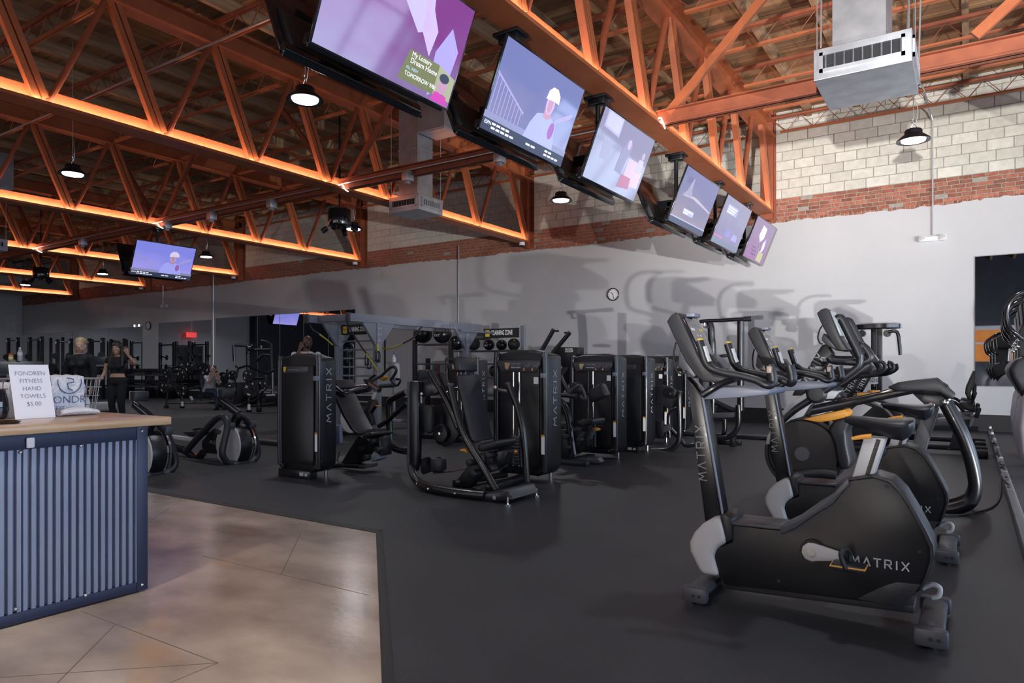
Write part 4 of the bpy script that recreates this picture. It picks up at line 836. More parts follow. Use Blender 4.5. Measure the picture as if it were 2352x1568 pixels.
# ================================================================= STRENGTH MACHINES
def KK(ox, oy, s): return lambda pts: [(ox+a/s, oy+b/s) for a, b in pts]
def rbar(m, x, y, z0, z1, r): m.cyl((x, y, z0), (x, y, z1), r, 12)
def tower(t, x0, x1, y0, y1, z1, front='stack', z_l=(.58, 1.14), tan=True, txt=None):
    w = x1-x0; r = .13; z0 = .07
    pts = [(x0+r, z0)]; pts = []
    for cx, a0 in ((x1-r, -90), ): pts += [(cx+r*cos(radians(a0+k*18)), z0+r+r*sin(radians(a0+k*18))) for k in range(6)]
    pts += [(x1, z1-.045), (x1-.02, z1-.02)]+[(x0+w*(1-k/8), z1-.02+.035*sin(pi*k/8)) for k in range(1, 8)]+[(x0+.02, z1-.02), (x0, z1-.045)]
    pts += [(x0+r+r*cos(radians(180+k*18)), z0+r+r*sin(radians(180+k*18))) for k in range(6)]
    body = ob('tower_shroud', MB().prism([(a, y0+.03, b) for a, b in pts], (0, y1-y0-.03, 0), .018), blk_m, t)
    for s, xx in ((1, x0+.035), (-1, x1-.035)):                       # rounded corner columns of the front
        q = [(xx+s*.09, y0+.035, z0+.03), (xx+s*.03, y0+.035, z0+.06), (xx, y0+.035, z0+.15), (xx, y0+.035, z1-.08), (xx+s*.02, y0+.035, z1-.045)]
        ob('corner_column', MB().tube(sm(q, 3), .034, 12), blk, body)
    iz1 = z1-.10
    pan = ob('front_panel', MB().prism([(x0+.10, y0+.012, z0+.08), (x1-.10, y0+.012, z0+.08), (x1-.09, y0+.012, z0+.14), (x1-.09, y0+.012, iz1), (x0+.09, y0+.012, iz1), (x0+.09, y0+.012, z0+.14)], (0, .03, 0), .01), blk_m, body)
    if front == 'stack':
        xm = (x0+x1)/2-.03
        ob('stack_slot', MB().box(xm-.055, xm+.055, y0+.004, y0+.02, .16, iz1-.11), base_black, pan)
        st = ob('guide_rod', MB().cyl((xm-.03, y0, .16), (xm-.03, y0, iz1-.1), .009, 8), steel, pan); ob('guide_rod', MB().cyl((xm+.04, y0, .16), (xm+.04, y0, iz1-.1), .009, 8), steel, pan)
        for k in range(9): ob('weight_plate', MB().box(xm-.05, xm+.05, y0-.012, y0+.01, .17+k*.034, .20+k*.034, .003), mgrey if k == 8 else dgrey, pan)
        ob('selector_spring', MB().cyl((xm+.075, y0-.01, .16), (xm+.075, y0-.01, .5), .013, 8), mgrey, pan)
        p = ob('placard', MB().prism([(x0+.07, y0-.004, iz1+.02), (x1-.07, y0-.004, iz1+.02), (x1-.07, y0-.004, iz1-.03), (x1-.12, y0-.004, iz1-.10), (x0+.12, y0-.004, iz1-.10), (x0+.07, y0-.004, iz1-.03)], (0, .02, 0), .006), placard, body)
        ob('sticker', MB().box(x1-.15, x1-.095, y0+.006, y0+.012, iz1-.22, iz1-.15), white, pan)
        yy = y0-.0055
        ob('badge', MB().prism([(x0+.16, yy, iz1-.002), (x0+.23, yy, iz1-.002), (x0+.20, yy, iz1-.075), (x0+.17, yy, iz1-.065)], (0, .001, 0)), placard_t, p, 0)
        for k in range(2): ob('pictogram', MB().tube([(x0+.40+.1*k, yy, iz1-.07), (x0+.42+.1*k, yy, iz1-.03), (x0+.45+.1*k, yy, iz1-.05), (x0+.46+.1*k, yy, iz1-.015)], .004, 4), letter_d, p); ob('pictogram_mark', MB().box(x0+.39+.1*k, x0+.41+.1*k, yy-.001, yy, iz1-.085, iz1-.06), gold, p)
        if txt: ob('lettering', text(MB(), txt, ((x0+x1)/2-.03, yy+.002, iz1-.02), (1, 0, 0), (0, 0, 1), .02, .002, 'CENTER'), letter, p, 0)
        for k in range(2): ob('small_print', MB().box((x0+x1)/2-.09+.062*k, (x0+x1)/2-.035+.062*k, yy-.001, yy, iz1-.058, iz1-.045), letter, p, 0)
    else:
        p = ob('placard', MB().prism([(x0+.11, y0+.006, iz1-.01), (x1-.16, y0+.006, iz1-.01), (x1-.175, y0+.006, iz1-.075), (x0+.12, y0+.006, iz1-.085)], (0, .01, 0), .004), placard, body)
        ob('badge', MB().prism([(x0+.115, y0+.005, iz1-.015), (x0+.165, y0+.005, iz1-.015), (x0+.145, y0+.005, iz1-.075), (x0+.122, y0+.005, iz1-.065)], (0, .001, 0)), yellow, p, 0)
        if txt: ob('lettering', text(MB(), txt, (x0+.2, y0+.0055, iz1-.055), (1, 0, 0), (0, 0, 1), .022, .002), letter, p, 0)
        b_ = ob('base_block', MB().box(x0+.05, x1-.13, y0-.01, y0+.1, .0, .085, .008), blk, body)
        ob('rating_sticker', MB().box(x1-.28, x1-.22, y0-.012, y0-.009, .03, .065).box(x1-.2, x1-.16, y0-.012, y0-.009, .03, .06), silver, b_, 0)
    h = min(.055, (y1-y0)*.42)
    lg = MB(); logo(lg, (x1, (y0+y1)/2+.02+h/2, z_l[0]), (0, 0, 1), (0, -1, 0), h*1.2, z_l[1]-z_l[0], th=.15, lift=.004); ob('lettering', lg, letter, body, 0)
    ob('handle_clip', MB().box(x1-.06, x1-.005, y0-.02, y0+.03, iz1-.16, iz1-.11, .006), pale, body)
    ob('warning_label', MB().box(x1-.055, x1-.02, y0-.0005, y0+.004, .30, .48), white, body); ob('warning_band', MB().box(x1-.055, x1-.02, y0-.001, y0+.003, .48, .5), gold, body)
    ob('leveller', MB().cyl((x1-.1, y1-.06, 0), (x1-.1, y1-.06, .08), .02, 10), steel, body); ob('leveller', MB().cyl((x0+.1, y0+.08, 0), (x0+.1, y0+.08, .08), .02, 10), steel, body)
    ob('top_cap', MB().prism([(x0+.06, y0+.08, z1-.01), (x0+w*.3, y0+.08, z1+.03), (x1-w*.3, y0+.08, z1+.03), (x1-.06, y0+.08, z1-.01)], (0, max(.08, y1-y0-.12), 0), .01), dgrey, body)
    return body
# ---- shoulder press with closed tower back
t = thing('shoulder_press', 'shoulder press machine with closed black tower back and inclined seat', 'weight machine', (-5.8, 5.3, 0))
tower(t, -6.34, -5.66, 4.92, 5.17, 1.30, 'back', (.60, 1.17), txt='SHOULDER PRESS')
K = KK(760, 840, 6.27); y = 5.5
pr('back_pad', K([(22, 385), (60, 398), (190, 690), (300, 890), (400, 978), (335, 978), (265, 905), (155, 720), (35, 470)]), y, .32, vinyl, t, .02, 0, 3)
pr('head_pad', K([(15, 205), (60, 195), (115, 320), (35, 345)]), y+.02, .28, vinyl, t, .018, 0, 3)
pr('seat_pad', K([(445, 1012), (470, 985), (560, 957), (600, 972), (592, 1008), (500, 1052), (455, 1048)]), y, .33, vinyl, t, .02, 0, 3)
pr('seat_stem', K([(140, 1400), (390, 1400), (470, 1330), (590, 1180), (560, 1080), (470, 1040), (390, 1000)]), y+.12, .1, blk_m, t, .01)
pr('seat_bracket', K([(560, 1060), (700, 1020), (720, 1300), (560, 1180)]), y+.1, .18, blk, t, .01)
pr('seat_link', K([(690, 1000), (740, 985), (775, 1010), (765, 1060), (720, 1230), (670, 1240)]), y+.2, .06, mgrey, t, .008)
pr('adjust_lever', K([(690, 970), (785, 940), (800, 955), (760, 985), (710, 990)]), y+.25, .05, gold, t, .006)
for q in ((620, 1080), (690, 1200), (520, 1320), (450, 1190)): c = aty(*K([q])[0], y+.08); ob('adjust_knob', MB().cyl((c.x, y+.04, c.z), (c.x, y+.12, c.z), .035, 14, bev=.008), dgrey, t)
pr('shin_stop', K([(560, 1330), (680, 1290), (690, 1340), (590, 1385)]), y+.1, .14, pale, t, .01)
tb('base_tube', K([(-60, 1440), (120, 1420), (300, 1430), (470, 1440)]), y+.18, .035, blk, t); pr('base_foot', K([(380, 1425), (500, 1420), (500, 1470), (400, 1480)]), y+.1, .2, mgrey, t, .012)
for q, yy in (([(70, 300), (180, 390)], y-.06), ([(70, 300), (180, 390)], y+.42)): ob('grip', MB().tube(Y(K(q), yy), .019, 10), vinyl, t); ob('grip_cap', MB().ball(aty(*K([q[0]])[0], yy), .021, n=10), steel, t)
tb('press_arm', K([(-40, 360), (80, 390), (170, 430), (200, 410)]), y-.04, .024, blk, t); pr('pulley_cover', K([(40, 850), (120, 850), (135, 1110), (110, 1140), (40, 1130)]), y-.1, .05, pale, t, .012)
ob('pin_handle', MB().tube(Y(K([(90, 1370), (125, 1230)]), y-.02), .01, 8), steel, t)
tb('side_frame', K([(1090, 375), (900, 465), (845, 520), (835, 640), (850, 1000), (870, 1130), (940, 1200), (1090, 1232)]), y+.55, .04, blk, t, 12)
ob('tie_rod', MB().tube(Y(K([(690, 870), (830, 780), (1090, 540)]), y+.5), .03, 8), blk, t)
# ---- chest press
t = thing('chest_press', 'chest press machine with long swinging arms and padded headrest', 'weight machine', (-4.0, 5.6, 0))
tower(t, -4.22, -3.56, 6.02, 6.34, 1.33, 'stack', (.58, 1.15), txt='CHEST PRESS')
K = KK(900, 780, 3.919); y = 5.3
pr('frame_upright', K([(135, 370), (235, 370), (234, 1000), (226, 1120), (205, 1190), (165, 1180), (140, 1100)]), y, .07, blk, t, .016, 0, 3)
fb = [aty(944, 1040, y+.03), aty(945, 1068, y+.03), atz(951, 1092, .11), atz(964, 1109, .06), atz(990, 1121, .046), atz(1050, 1131, .046), atz(1114, 1138, .046)]
ob('base_tube', MB().tube(sm(fb, 4), .042, 14), blk, t)
ob('frame_edge', MB().tube(sm(Y(K([(152, 375), (150, 700), (150, 1120)]), y-.002), 4), .014, 8), mgrey, t)
for k_ in (3.0, 4.0, 5.2): q_ = fb[int(k_)]; ob('base_bolt', MB().ball(q_+Vector((.0, -.04, 0)), .014, n=8), steel, t)
pr('top_bracket', K([(180, 430), (215, 395), (360, 345), (420, 470), (380, 500), (190, 532)]), y+.06, .06, blk, t, .01)
pr('cam_plate', K([(375, 600), (480, 570), (600, 850), (560, 930), (470, 965), (400, 930), (365, 860)]), y+.2, .04, blk_m, t, .008)
c = aty(*K([(455, 840)])[0], y+.19); ob('cam_disc', MB().cyl((c.x, y+.15, c.z), (c.x, y+.21, c.z), .09, 26, bev=.01), dgrey, t); ob('cam_bolt', MB().cyl((c.x, y+.14, c.z), (c.x, y+.16, c.z), .014, 10), steel, t)
pr('pulley_cover', K([(285, 590), (350, 590), (360, 620), (358, 830), (320, 850), (285, 830), (275, 620)]), y+.02, .05, pale if False else dgrey, t, .014)
ob('pin_handle', MB().tube(Y(K([(265, 490), (268, 570)]), y-.02), .011, 8).ball(aty(*K([(268, 490)])[0], y-.03), .02, n=8), steel, t)
tb('top_lever', K([(350, 285), (430, 430), (520, 600), (600, 790)]), y+.08, .035, blk, t, 12); pr('counterweight', K([(385, 300), (430, 290), (520, 540), (490, 550)]), y+.16, .1, dgrey, t, .01)
for pts, yy in (([(528, 408), (552, 520), (592, 680), (650, 850), (730, 1000), (830, 1160), (935, 1355)], y-.05), ([(1052, 400), (1092, 500), (1142, 640), (1180, 830), (1200, 1050), (1215, 1280)], y+.45)):
    a = ob('press_arm', MB().tube(sm(Y(K(pts), yy), 4), [.036]*5+[.034]*(4*(len(pts)-1)+1-5), 14), blk, t)
    ob('arm_cap', MB().ball(aty(*K([pts[0]])[0], yy), .038, (1, 1, .6), 12), mgrey, a)
h1 = ob('grip', MB().tube(sm(Y(K([(925, 435), (985, 455), (1040, 462)]), y+.45), 3), .019, 10), steel, t); ob('grip_ball', MB().ball(aty(*K([(930, 433)])[0], y+.45), .027, n=12), steel, h1)
h1 = ob('grip', MB().tube(sm(Y(K([(500, 470), (560, 445), (630, 438)]), y), 3), .018, 10), steel, t); ob('grip_ball', MB().ball(aty(*K([(626, 438)])[0], y), .02, n=12), steel, h1)
pr('headrest', K([(538, 165), (560, 150), (592, 150), (612, 285), (560, 296)]), y-.02, .3, vinyl, t, .022, 0, 3)
ob('headrest_post', MB().box(aty(*K([(600, 300)])[0], y).x-.02, aty(*K([(600, 300)])[0], y).x+.02, y+.08, y+.14, aty(*K([(600, 330)])[0], y).z-.05, aty(*K([(600, 270)])[0], y).z, .005), blk, t)
pr('back_pad', K([(560, 324), (602, 306), (640, 480), (682, 650), (728, 870), (750, 922), (700, 918), (672, 860), (635, 640), (598, 480)]), y-.03, .33, vinyl, t, .022, 0, 3)
pr('seat_pad', K([(770, 948), (800, 932), (945, 902), (958, 930), (940, 968), (800, 1010), (776, 1002)]), y-.02, .32, vinyl, t, .022, 0, 3)
pr('seat_stem', K([(535, 1325), (700, 1325), (860, 1150), (960, 1000), (800, 1010), (700, 1110)]), y+.1, .1, blk_m, t, .01)
pr('seat_bracket', K([(830, 1020), (1010, 985), (1040, 1010), (1000, 1120), (900, 1180), (830, 1150)]), y+.09, .14, blk, t, .01)
pr('seat_link', K([(1000, 1010), (1055, 1040), (1020, 1140), (945, 1185), (1000, 1100)]), y+.2, .05, mgrey, t, .008)
pr('adjust_lever', K([(1030, 995), (1090, 995), (1115, 1010), (1080, 1032), (1045, 1022)]), y+.22, .05, gold, t, .005); pr('adjust_lever', K([(607, 985), (660, 980), (680, 1020), (655, 1010), (610, 1000)]), y-.02, .04, gold, t, .005)
for q in ((880, 1035), (905, 1155), (755, 1200), (715, 1100)): c = aty(*K([q])[0], y+.05); ob('adjust_knob', MB().cyl((c.x, y+.0, c.z), (c.x, y+.1, c.z), .036, 14, bev=.008), dgrey, t)
for q in (300, 405): pr('pulley_guard', K([(q-48, 1070), (q+20, 1050), (q+60, 1075), (q+65, 1170), (q+40, 1190), (q-30, 1215), (q-45, 1180)]), y+.1+q*.0003, .05, blk_m, t, .012)
ob('cable', MB().tube(Y(K([(375, 1205), (540, 1185), (690, 1150)]), y+.15), .008, 6).tube(Y(K([(262, 580), (262, 1060)]), y+.14), .005, 5), steel, t)
ob('pulley_mount', MB().box(aty(*K([(300, 1260)])[0], y).x, aty(*K([(395, 1260)])[0], y).x, y+.08, y+.16, .14, .26, .008), dgrey, t)
pr('foot_side', K([(806, 1405), (850, 1382), (1000, 1360), (1040, 1375), (1068, 1440), (900, 1468), (820, 1452)]), 4.96, .05, blk, t, .01)
q = Y(K([(1002, 1352), (1030, 1362), (1068, 1440), (1058, 1446), (1025, 1390), (990, 1372)]), 4.97); ob('foot_plate', MB().prism(q, (0, .46, 0), .006), mgrey, t)
q = Y(K([(830, 1385), (1000, 1352), (1005, 1375), (835, 1405)]), 5.0); ob('foot_deck', MB().prism(q, (0, .44, 0), .006), dgrey, t)
c = aty(*K([(928, 1418)])[0], 4.955); ob('foot_bolt', MB().cyl((c.x, 4.945, c.z), (c.x, 4.96, c.z), .02, 14), steel, t)
for px, py in ((1166, 1160), (1232, 1139)): c = atz(px, py, 0); ob('leveller', MB().cyl((c.x, c.y, 0), (c.x, c.y, .012), .03, 14).cyl((c.x, c.y, .012), (c.x, c.y, .07), .009, 8), steel, t)
ob('cross_frame', MB().obox((-3.75, 5.3, .05), (-3.85, 6.05, .05), .09, .06, .01).obox((-4.2, 5.35, .05), (-4.1, 6.1, .05), .07, .06, .01), blk, t)
# ---- tower behind the chest press
t = thing('pulldown_machine', 'lettered black weight tower standing behind the chest press headrest', 'weight machine', (-6.8, 8.95, 0))
tower(t, -7.12, -6.45, 8.8, 9.08, 1.33, 'stack', (.55, 1.12)); K = KK(940, 720, 7.84)
ob('seat_pad', MB().box(-7.0, -6.6, 8.3, 8.6, .45, .53, .03), vinyl, t); ob('seat_stem', MB().box(-6.87, -6.77, 8.42, 8.5, 0, .46, .01), blk, t); ob('base_tube', MB().box(-6.86, -6.78, 8.3, 8.82, .0, .06, .01), blk, t)
pr('raised_pad', K([(125, 1230), (145, 1040), (180, 1005), (200, 1010), (185, 1260), (160, 1270)]), 8.75, .35, vinyl, t, .02, 0, 3)
xp_ = aty(962, 880, 8.85).x
ob('pad_stem', MB().box(xp_-.05, xp_+.05, 8.85, 8.95, .05, 1.0, .01).box(xp_-.05, -7.0, 8.85, 8.95, 0, .07, .01), blk, t)
# ---- lateral raise
t = thing('lateral_raise', 'lateral raise machine with angled arm pad and amber seat lever', 'weight machine', (-4.0, 7.9, 0))
tower(t, -4.42, -3.72, 8.06, 8.36, 1.33, 'stack', (.55, 1.12), txt='LATERAL RAISE'); K = KK(1240, 720, 4.127); y = 7.42
pr('arm_pad', K([(440, 750), (555, 662), (580, 655), (600, 690), (636, 775), (600, 800), (480, 845)]), y, .12, vinyl, t, .025, 0, 3)
ob('arm_pad', MB().prism(Y(K([(290, 660), (340, 645), (370, 660), (380, 740), (300, 760)]), y+.4), (0, .12, 0), .02), vinyl, t)
tb('grip_loop', K([(265, 762), (320, 710), (368, 682), (395, 700), (432, 790), (415, 808), (385, 780)]), y-.02, .02, mgrey, t)
tb('lever_arm', K([(150, 772), (250, 772), (345, 785)]), y-.03, .032, blk, t); tb('top_lever', K([(195, 585), (225, 650), (270, 740)]), y+.1, .025, blk, t)
tb('column', K([(190, 830), (235, 880), (275, 1000), (300, 1180), (320, 1330)]), y+.12, .045, blk, t, 12); pr('lower_column', K([(180, 1100), (240, 1100), (290, 1290), (290, 1370), (180, 1400)]), y+.1, .12, blk_m, t, .01)
pr('seat_pad', K([(345, 1030), (395, 1000), (500, 998), (512, 1020), (500, 1052), (400, 1068), (355, 1050)]), y, .32, vinyl, t, .02, 0, 3)
pr('adjust_lever', K([(495, 1085), (530, 1078), (566, 1098), (540, 1112), (510, 1105)]), y+.2, .05, gold, t, .005); pr('seat_link', K([(480, 1090), (512, 1110), (480, 1190), (400, 1220), (440, 1150)]), y+.16, .05, mgrey, t, .006)
pr('seat_stem', K([(290, 1330), (360, 1330), (430, 1200), (470, 1060), (400, 1060), (330, 1150)]), y+.12, .1, blk_m, t, .01)
for q in ((362, 1095), (248, 1168), (385, 1192), (265, 1265)): c = aty(*K([q])[0], y+.03); ob('adjust_knob', MB().cyl((c.x, y-.02, c.z), (c.x, y+.08, c.z), .032, 12, bev=.008), dgrey, t)
ob('base_foot', MB().box(-4.3, -3.8, y-.05, y+.05, 0, .06, .015).box(-4.15, -4.05, y, 8.1, 0, .06, .01), dgrey, t); pr('foot_step', K([(290, 1380), (545, 1365), (575, 1410), (540, 1425), (430, 1400)]), y+.15, .12, mgrey, t, .01)
# ---- leg extension and its neighbours further along the row
t = thing('leg_extension', 'leg extension machine with round cam beside a closed black tower', 'weight machine', (-3.9, 9.2, 0))
tower(t, -4.42, -3.72, 9.02, 9.34, 1.33, 'back', (.55, 1.1), txt='LEG EXTENSION'); y = 9.5
pr('cam_cover', K([(1085, 700), (1150, 672), (1230, 690), (1290, 740), (1305, 800), (1280, 880), (1220, 905), (1150, 860), (1085, 860)]), y, .06, dgrey, t, .01)
c = aty(*K([(1250, 755)])[0], y-.01); ob('cam_disc', MB().cyl((c.x, y-.05, c.z), (c.x, y+.01, c.z), .075, 24, bev=.01), blk, t); ob('cam_bolt', MB().cyl((c.x, y-.06, c.z), (c.x, y-.04, c.z), .02, 10), steel, t)
tb('side_frame', K([(1330, 735), (1318, 800), (1322, 1000), (1322, 1170), (1300, 1240), (1240, 1285), (1150, 1300), (1060, 1300)]), y-.02, .038, blk, t, 12); tb('side_frame', K([(1225, 1180), (1222, 1000), (1235, 940), (1290, 905), (1330, 900)]), y+.25, .032, blk, t, 12)
pr('roller_mount', K([(1090, 1010), (1165, 1015), (1165, 1160), (1095, 1160)]), y-.02, .06, blk_m, t, .01); pr('link_bar', K([(1165, 1070), (1235, 1040), (1235, 1110), (1165, 1130)]), y, .05, mgrey, t, .008); tb('base_tube', K([(1240, 1090), (1330, 1190), (1390, 1250), (1470, 1240)]), y+.1, .03, blk, t)
t = thing('seated_row', 'seated row machine with grey chest pad bar and curved frame beyond the bikes', 'weight machine', (-3.3, 10.6, 0))
tower(t, -4.5, -3.9, 10.3, 10.55, 1.33, 'stack', (.5, 1.05)); y = 10.5
pr('grey_bar', K([(1635, 945), (1860, 930), (1870, 985), (1640, 992)]), y, .1, mgrey, t, .02); tb('side_frame', K([(1880, 865), (1885, 1000), (1870, 1090), (1820, 1150), (1740, 1180), (1650, 1180)]), y, .04, blk, t, 12)
tb('front_frame', K([(1750, 1000), (1752, 1110), (1730, 1160)]), y+.1, .035, blk, t); tb('diagonal', K([(1670, 840), (1770, 890), (1860, 925)]), y+.05, .045, blk_m, t); ob('foot', MB().box(-3.0, -2.92, y-.05, y+.05, 0, .14, .01), blk, t)
ob('upright', MB().box(-3.55, -3.47, y+.2, y+.28, 0, 1.15, .01).box(-3.55, -2.9, y+.2, y+.28, 0, .06, .01), blk, t)
t = thing('cable_machine', 'black cable machine with a long overhead pull bar', 'weight machine', (-3.6, 11.8, 0)); y = 11.8
tower(t, -4.75, -4.1, 11.7, 11.95, 1.36, 'stack', (.5, 1.05)); G = KK(1480, 700, 7.84)
tb('post', G([(1170, 310), (1200, 420), (1210, 600), (1225, 790), (1228, 1600), (1228, 2000)]), y, .06, blk, t, 10); tb('pull_bar', G([(1000, 300), (1150, 285), (1400, 280), (1640, 262), (1800, 255), (1930, 250)]), y-.1, .032, blk_g, t)
tb('post', G([(1735, 290), (1735, 1000), (1735, 1900)]), y+.35, .06, blk, t, 10)
ob('bar_grip', MB().tube(Y(G([(1790, 256), (1930, 250)]), y-.1), .042, 10), vinyl, t); tb('bar_hook', G([(1085, 320), (1075, 370), (1090, 400), (1150, 402)]), y-.1, .018, steel, t)
ob('base', MB().box(-4.5, -2.1, y-.1, y+.5, 0, .06, .01), blk, t)
ob('back_pad', MB().prism(Y(G([(1320, 900), (1480, 880), (1500, 935), (1320, 945)]), y+.1), (0, .2, 0), .02), vinyl, t)
t = thing('pull_up_station', 'tall black pull-up station with round plate top beside a paper notice', 'weight machine', (-1.9, 13.6, 0)); y = 13.5
c0, c1 = aty(1962, 750, y), aty(2058, 750, y); xm = (c0.x+c1.x)/2
ob('round_top', MB().lathe([(.0, .10), (.36, .10), (.40, .085), (.40, .02), (.36, 0), (0, 0)], 36, Matrix.Translation((xm, y+.2, c0.z-.05)) @ Matrix.Diagonal((1, .55, 1, 1))), blk_g, t)
xp = aty(2012, 800, y).x
ob('post', MB().box(xp-.09, xp-.01, y+.1, y+.22, 0, c0.z-.03, .01), blk, t); ob('post', MB().box(xp+.0, xp+.08, y+.1, y+.22, 0, c0.z-.03, .01), dgrey, t); ob('base', MB().box(xp-.6, xp+.6, y, y+.32, 0, .07, .01), blk, t)
for px in (1978, 2036): c = aty(px, 765, y); ob('pulley', MB().cyl((c.x, y+.08, c.z), (c.x, y+.2, c.z), .06, 14), blk, t)
tb('side_arm', [(2040, 762), (2060, 762), (2066, 790), (2068, 815)], y, .03, blk, t)
n_ = one('paper_notice', MB().quad(*Y([(1990, 848), (2016, 846), (2017, 881), (1990, 883)], y+.05)), white, 'white paper notice reading out of order on the pull-up station', 'notice')
for k, s in enumerate(('OUT', 'OF', 'ORDER')): c = aty(2004, 858+k*9, y+.045); ob('lettering_line', text(MB(), s, c, (1, 0, 0), (0, 0, 1), .085, .003, 'CENTER'), base_black, n_, 0)
t = thing('weight_tower', 'plain black weight tower under the grey wall beyond the elliptical', 'weight machine', (-2.6, 13.2, 0))
tower(t, aty(1895, 900, 13.0).x, aty(1975, 900, 13.0).x, 13.0, 13.3, 1.14, 'stack', (.4, .9))
# ---- ladder climber with its name box
t = thing('ladder_climber', 'black ladder climber with two slanting rails and a lettered box', 'cardio machine', (-7.6, 12.2, 0)); y = 11.5
for q in ([(1222, 850), (1237, 818), (1272, 756)], [(1252, 850), (1266, 815), (1309, 763)]): ob('rail', MB().tube(Y(q, y), .042, 12), blk, t)
for q in ((1276, 760), (1297, 764)): c = aty(*q, y); ob('rail_hook', MB().tube([c, c+Vector((.08, 0, 0))], .02, 8), steel, t)
b_ = pr('name_box', [(1286, 797), (1327, 797), (1327, 813), (1312, 842), (1290, 842), (1272, 815), (1272, 797)], y, .25, blk_m, t, .008)
for k, s in enumerate(('JACOBS', 'LADDER')): c = aty(1298, 803.5+k*5.2, y-.002); ob('lettering', text(MB(), s, c, (1, 0, 0), (0, 0, 1), .047, .003, bold=.02), white_l, b_, 0)
c = aty(1290, 850, y); ob('base', MB().box(c.x-.9, c.x+.3, y, y+.6, 0, .12, .02).obox((c.x-.8, y+.3, .1), (c.x+.1, y+.3, 1.25), .5, .12, .02), blk_m, t)
# ================================================================= FRONT DESK
navy = mat('navy_metal', (.022, .03, .07), .45, .2); corr = mat('corrugated_metal', (.185, .21, .295), .42, .25, var=(2.5, (.215, .24, .33), 5), bump=(3, .03))
dwood = mat('counter_wood', (.42, .26, .14), .28, var=(4, (.52, .35, .21), 8), stretch=(6, .7, 3), coat=.2)
t = thing('reception_counter', 'front desk clad in blue-grey corrugated metal with wooden top', 'counter', (-4.2, 0, 0)); xf = -3.66; y1 = 2.0
ob('core', MB().box(-4.7, xf-.035, -3.0, y1-.01, .0, .868), navy, t, 0)
def corrugated(ya, yb):
    prof = []; yy = ya; p = .0345
    while yy < yb:
        prof += [(yy, -.012), (yy+p*.08, .013), (yy+p*.58, .013), (yy+p*.66, -.012)]; yy += p
    prof = [(min(a, yb), b) for a, b in prof]+[(yb, -.012)]
    v = [(xf+b, a, z) for z in (.045, .80) for a, b in prof]; n = len(prof)
    return MB()._new(v, [(i, i+1, n+i+1, n+i) for i in range(n-1)])
for a, b in ((-3.0, -1.0), (-1.0, .3), (.3, 1.425), (1.43, y1-.045)): ob('corrugated_panel', corrugated(a, b), corr, t, 0)
ob('corner_post', MB().box(xf-.02, xf+.018, y1-.045, y1+.012, 0, .868, .003), navy, t)
ob('top_rail', MB().box(xf-.02, xf+.016, -3.0, y1-.045, .795, .868, .003), navy, t); ob('bottom_rail', MB().box(xf-.02, xf+.016, -3.0, y1-.045, 0, .05, .003), navy, t)
for yy, z in ((y1-.02, .03), (1.7, .05), (1.4, .07), (1.68, .79), (1.42, .785), (y1-.02, .84)): ob('screw', MB().ball((xf+.018, yy, z), .009, n=8), steel, t)
ob('worktop', MB().box(-4.85, -3.585, -3.1, 2.11, .868, .91, .006), dwood, t)
ob('white_clip', MB().box(xf+.017, xf+.03, 1.44, 1.475, .80, .85, .008), white, t)
# sign
s0, s1 = atz(35, 963, .911), atz(127, 957.5, .911); u = (s1-s0).normalized(); n = Vector((u.y, -u.x, 0)); lean = Vector((-.085, 0, .278)); wd = (s1-s0).length
t = thing('counter_sign', 'white card sign for hand towels standing on the front desk', 'sign', (s0+s1)/2)
cd = ob('card', MB().prism([s0, s0+n*.003, s0+n*.003+lean, s0+lean], u*wd), mat('sign_card', (.78, .77, .84), .5), t, 0)
ob('easel', MB().prism([s0+lean*.7, s0+lean*.7-n*.003, s0+Vector((-.13, 0, 0))-n*.003, s0+Vector((-.13, 0, 0))], u*wd*.9), white, t, 0)
ud = lean.normalized()
for k, s in enumerate(('FONDREN', 'FITNESS', 'HAND', 'TOWELS', '$5.00')):
    ob('lettering', text(MB(), s, s0+lean*(.80-.142*k)+u*wd*.5+n*.0035, u, ud, .032, .001, 'CENTER', -.012), mat('sign_ink', (.2, .205, .25), .6), cd, 0)
# wire basket with rolled towels
bx0, bx1, by0, by1, bz = -4.62, -4.27, 1.42, 2.05, .911
t = thing('wire_basket', 'wire basket on the front desk holding rolled white towels', 'basket', (-4.45, 1.7, bz)); wire = mat('basket_wire', (.20, .19, .19), .4, .6)
def ringb(z, e): return [(bx0-e, by0-e, z), (bx1+e, by0-e, z), (bx1+e, by1+e, z), (bx0-e, by1+e, z)]
for z, e, r in ((bz+.004, 0, .004), (bz+.05, .006, .003), (bz+.1, .012, .003), (bz+.15, .02, .003), (bz+.2, .028, .0055)): ob('hoop', MB().tube(ringb(z, e), r, 6, closed=True), wire, t)
for k in range(12): yy = by0+.05+k*.052; ob('upright_wire', MB().tube([(bx1, yy, bz), (bx1+.028, yy, bz+.2)], .0028, 5), wire, t); ob('upright_wire', MB().tube([(bx0, yy, bz), (bx0-.028, yy, bz+.2)], .0028, 5), wire, t)
for k in range(7): xx = bx0+.04+k*.05; ob('upright_wire', MB().tube([(xx, by1, bz), (xx, by1+.028, bz+.2)], .0028, 5), wire, t); ob('upright_wire', MB().tube([(xx, by1, bz+.003), (xx, by0, bz+.003)], .0028, 5), wire, t)
tw = mat('towel_cloth', (.70, .70, .74), .9, var=(30, (.62, .62, .70)), bump=(90, .6)); tink = mat('towel_print', (.08, .09, .2), .8)
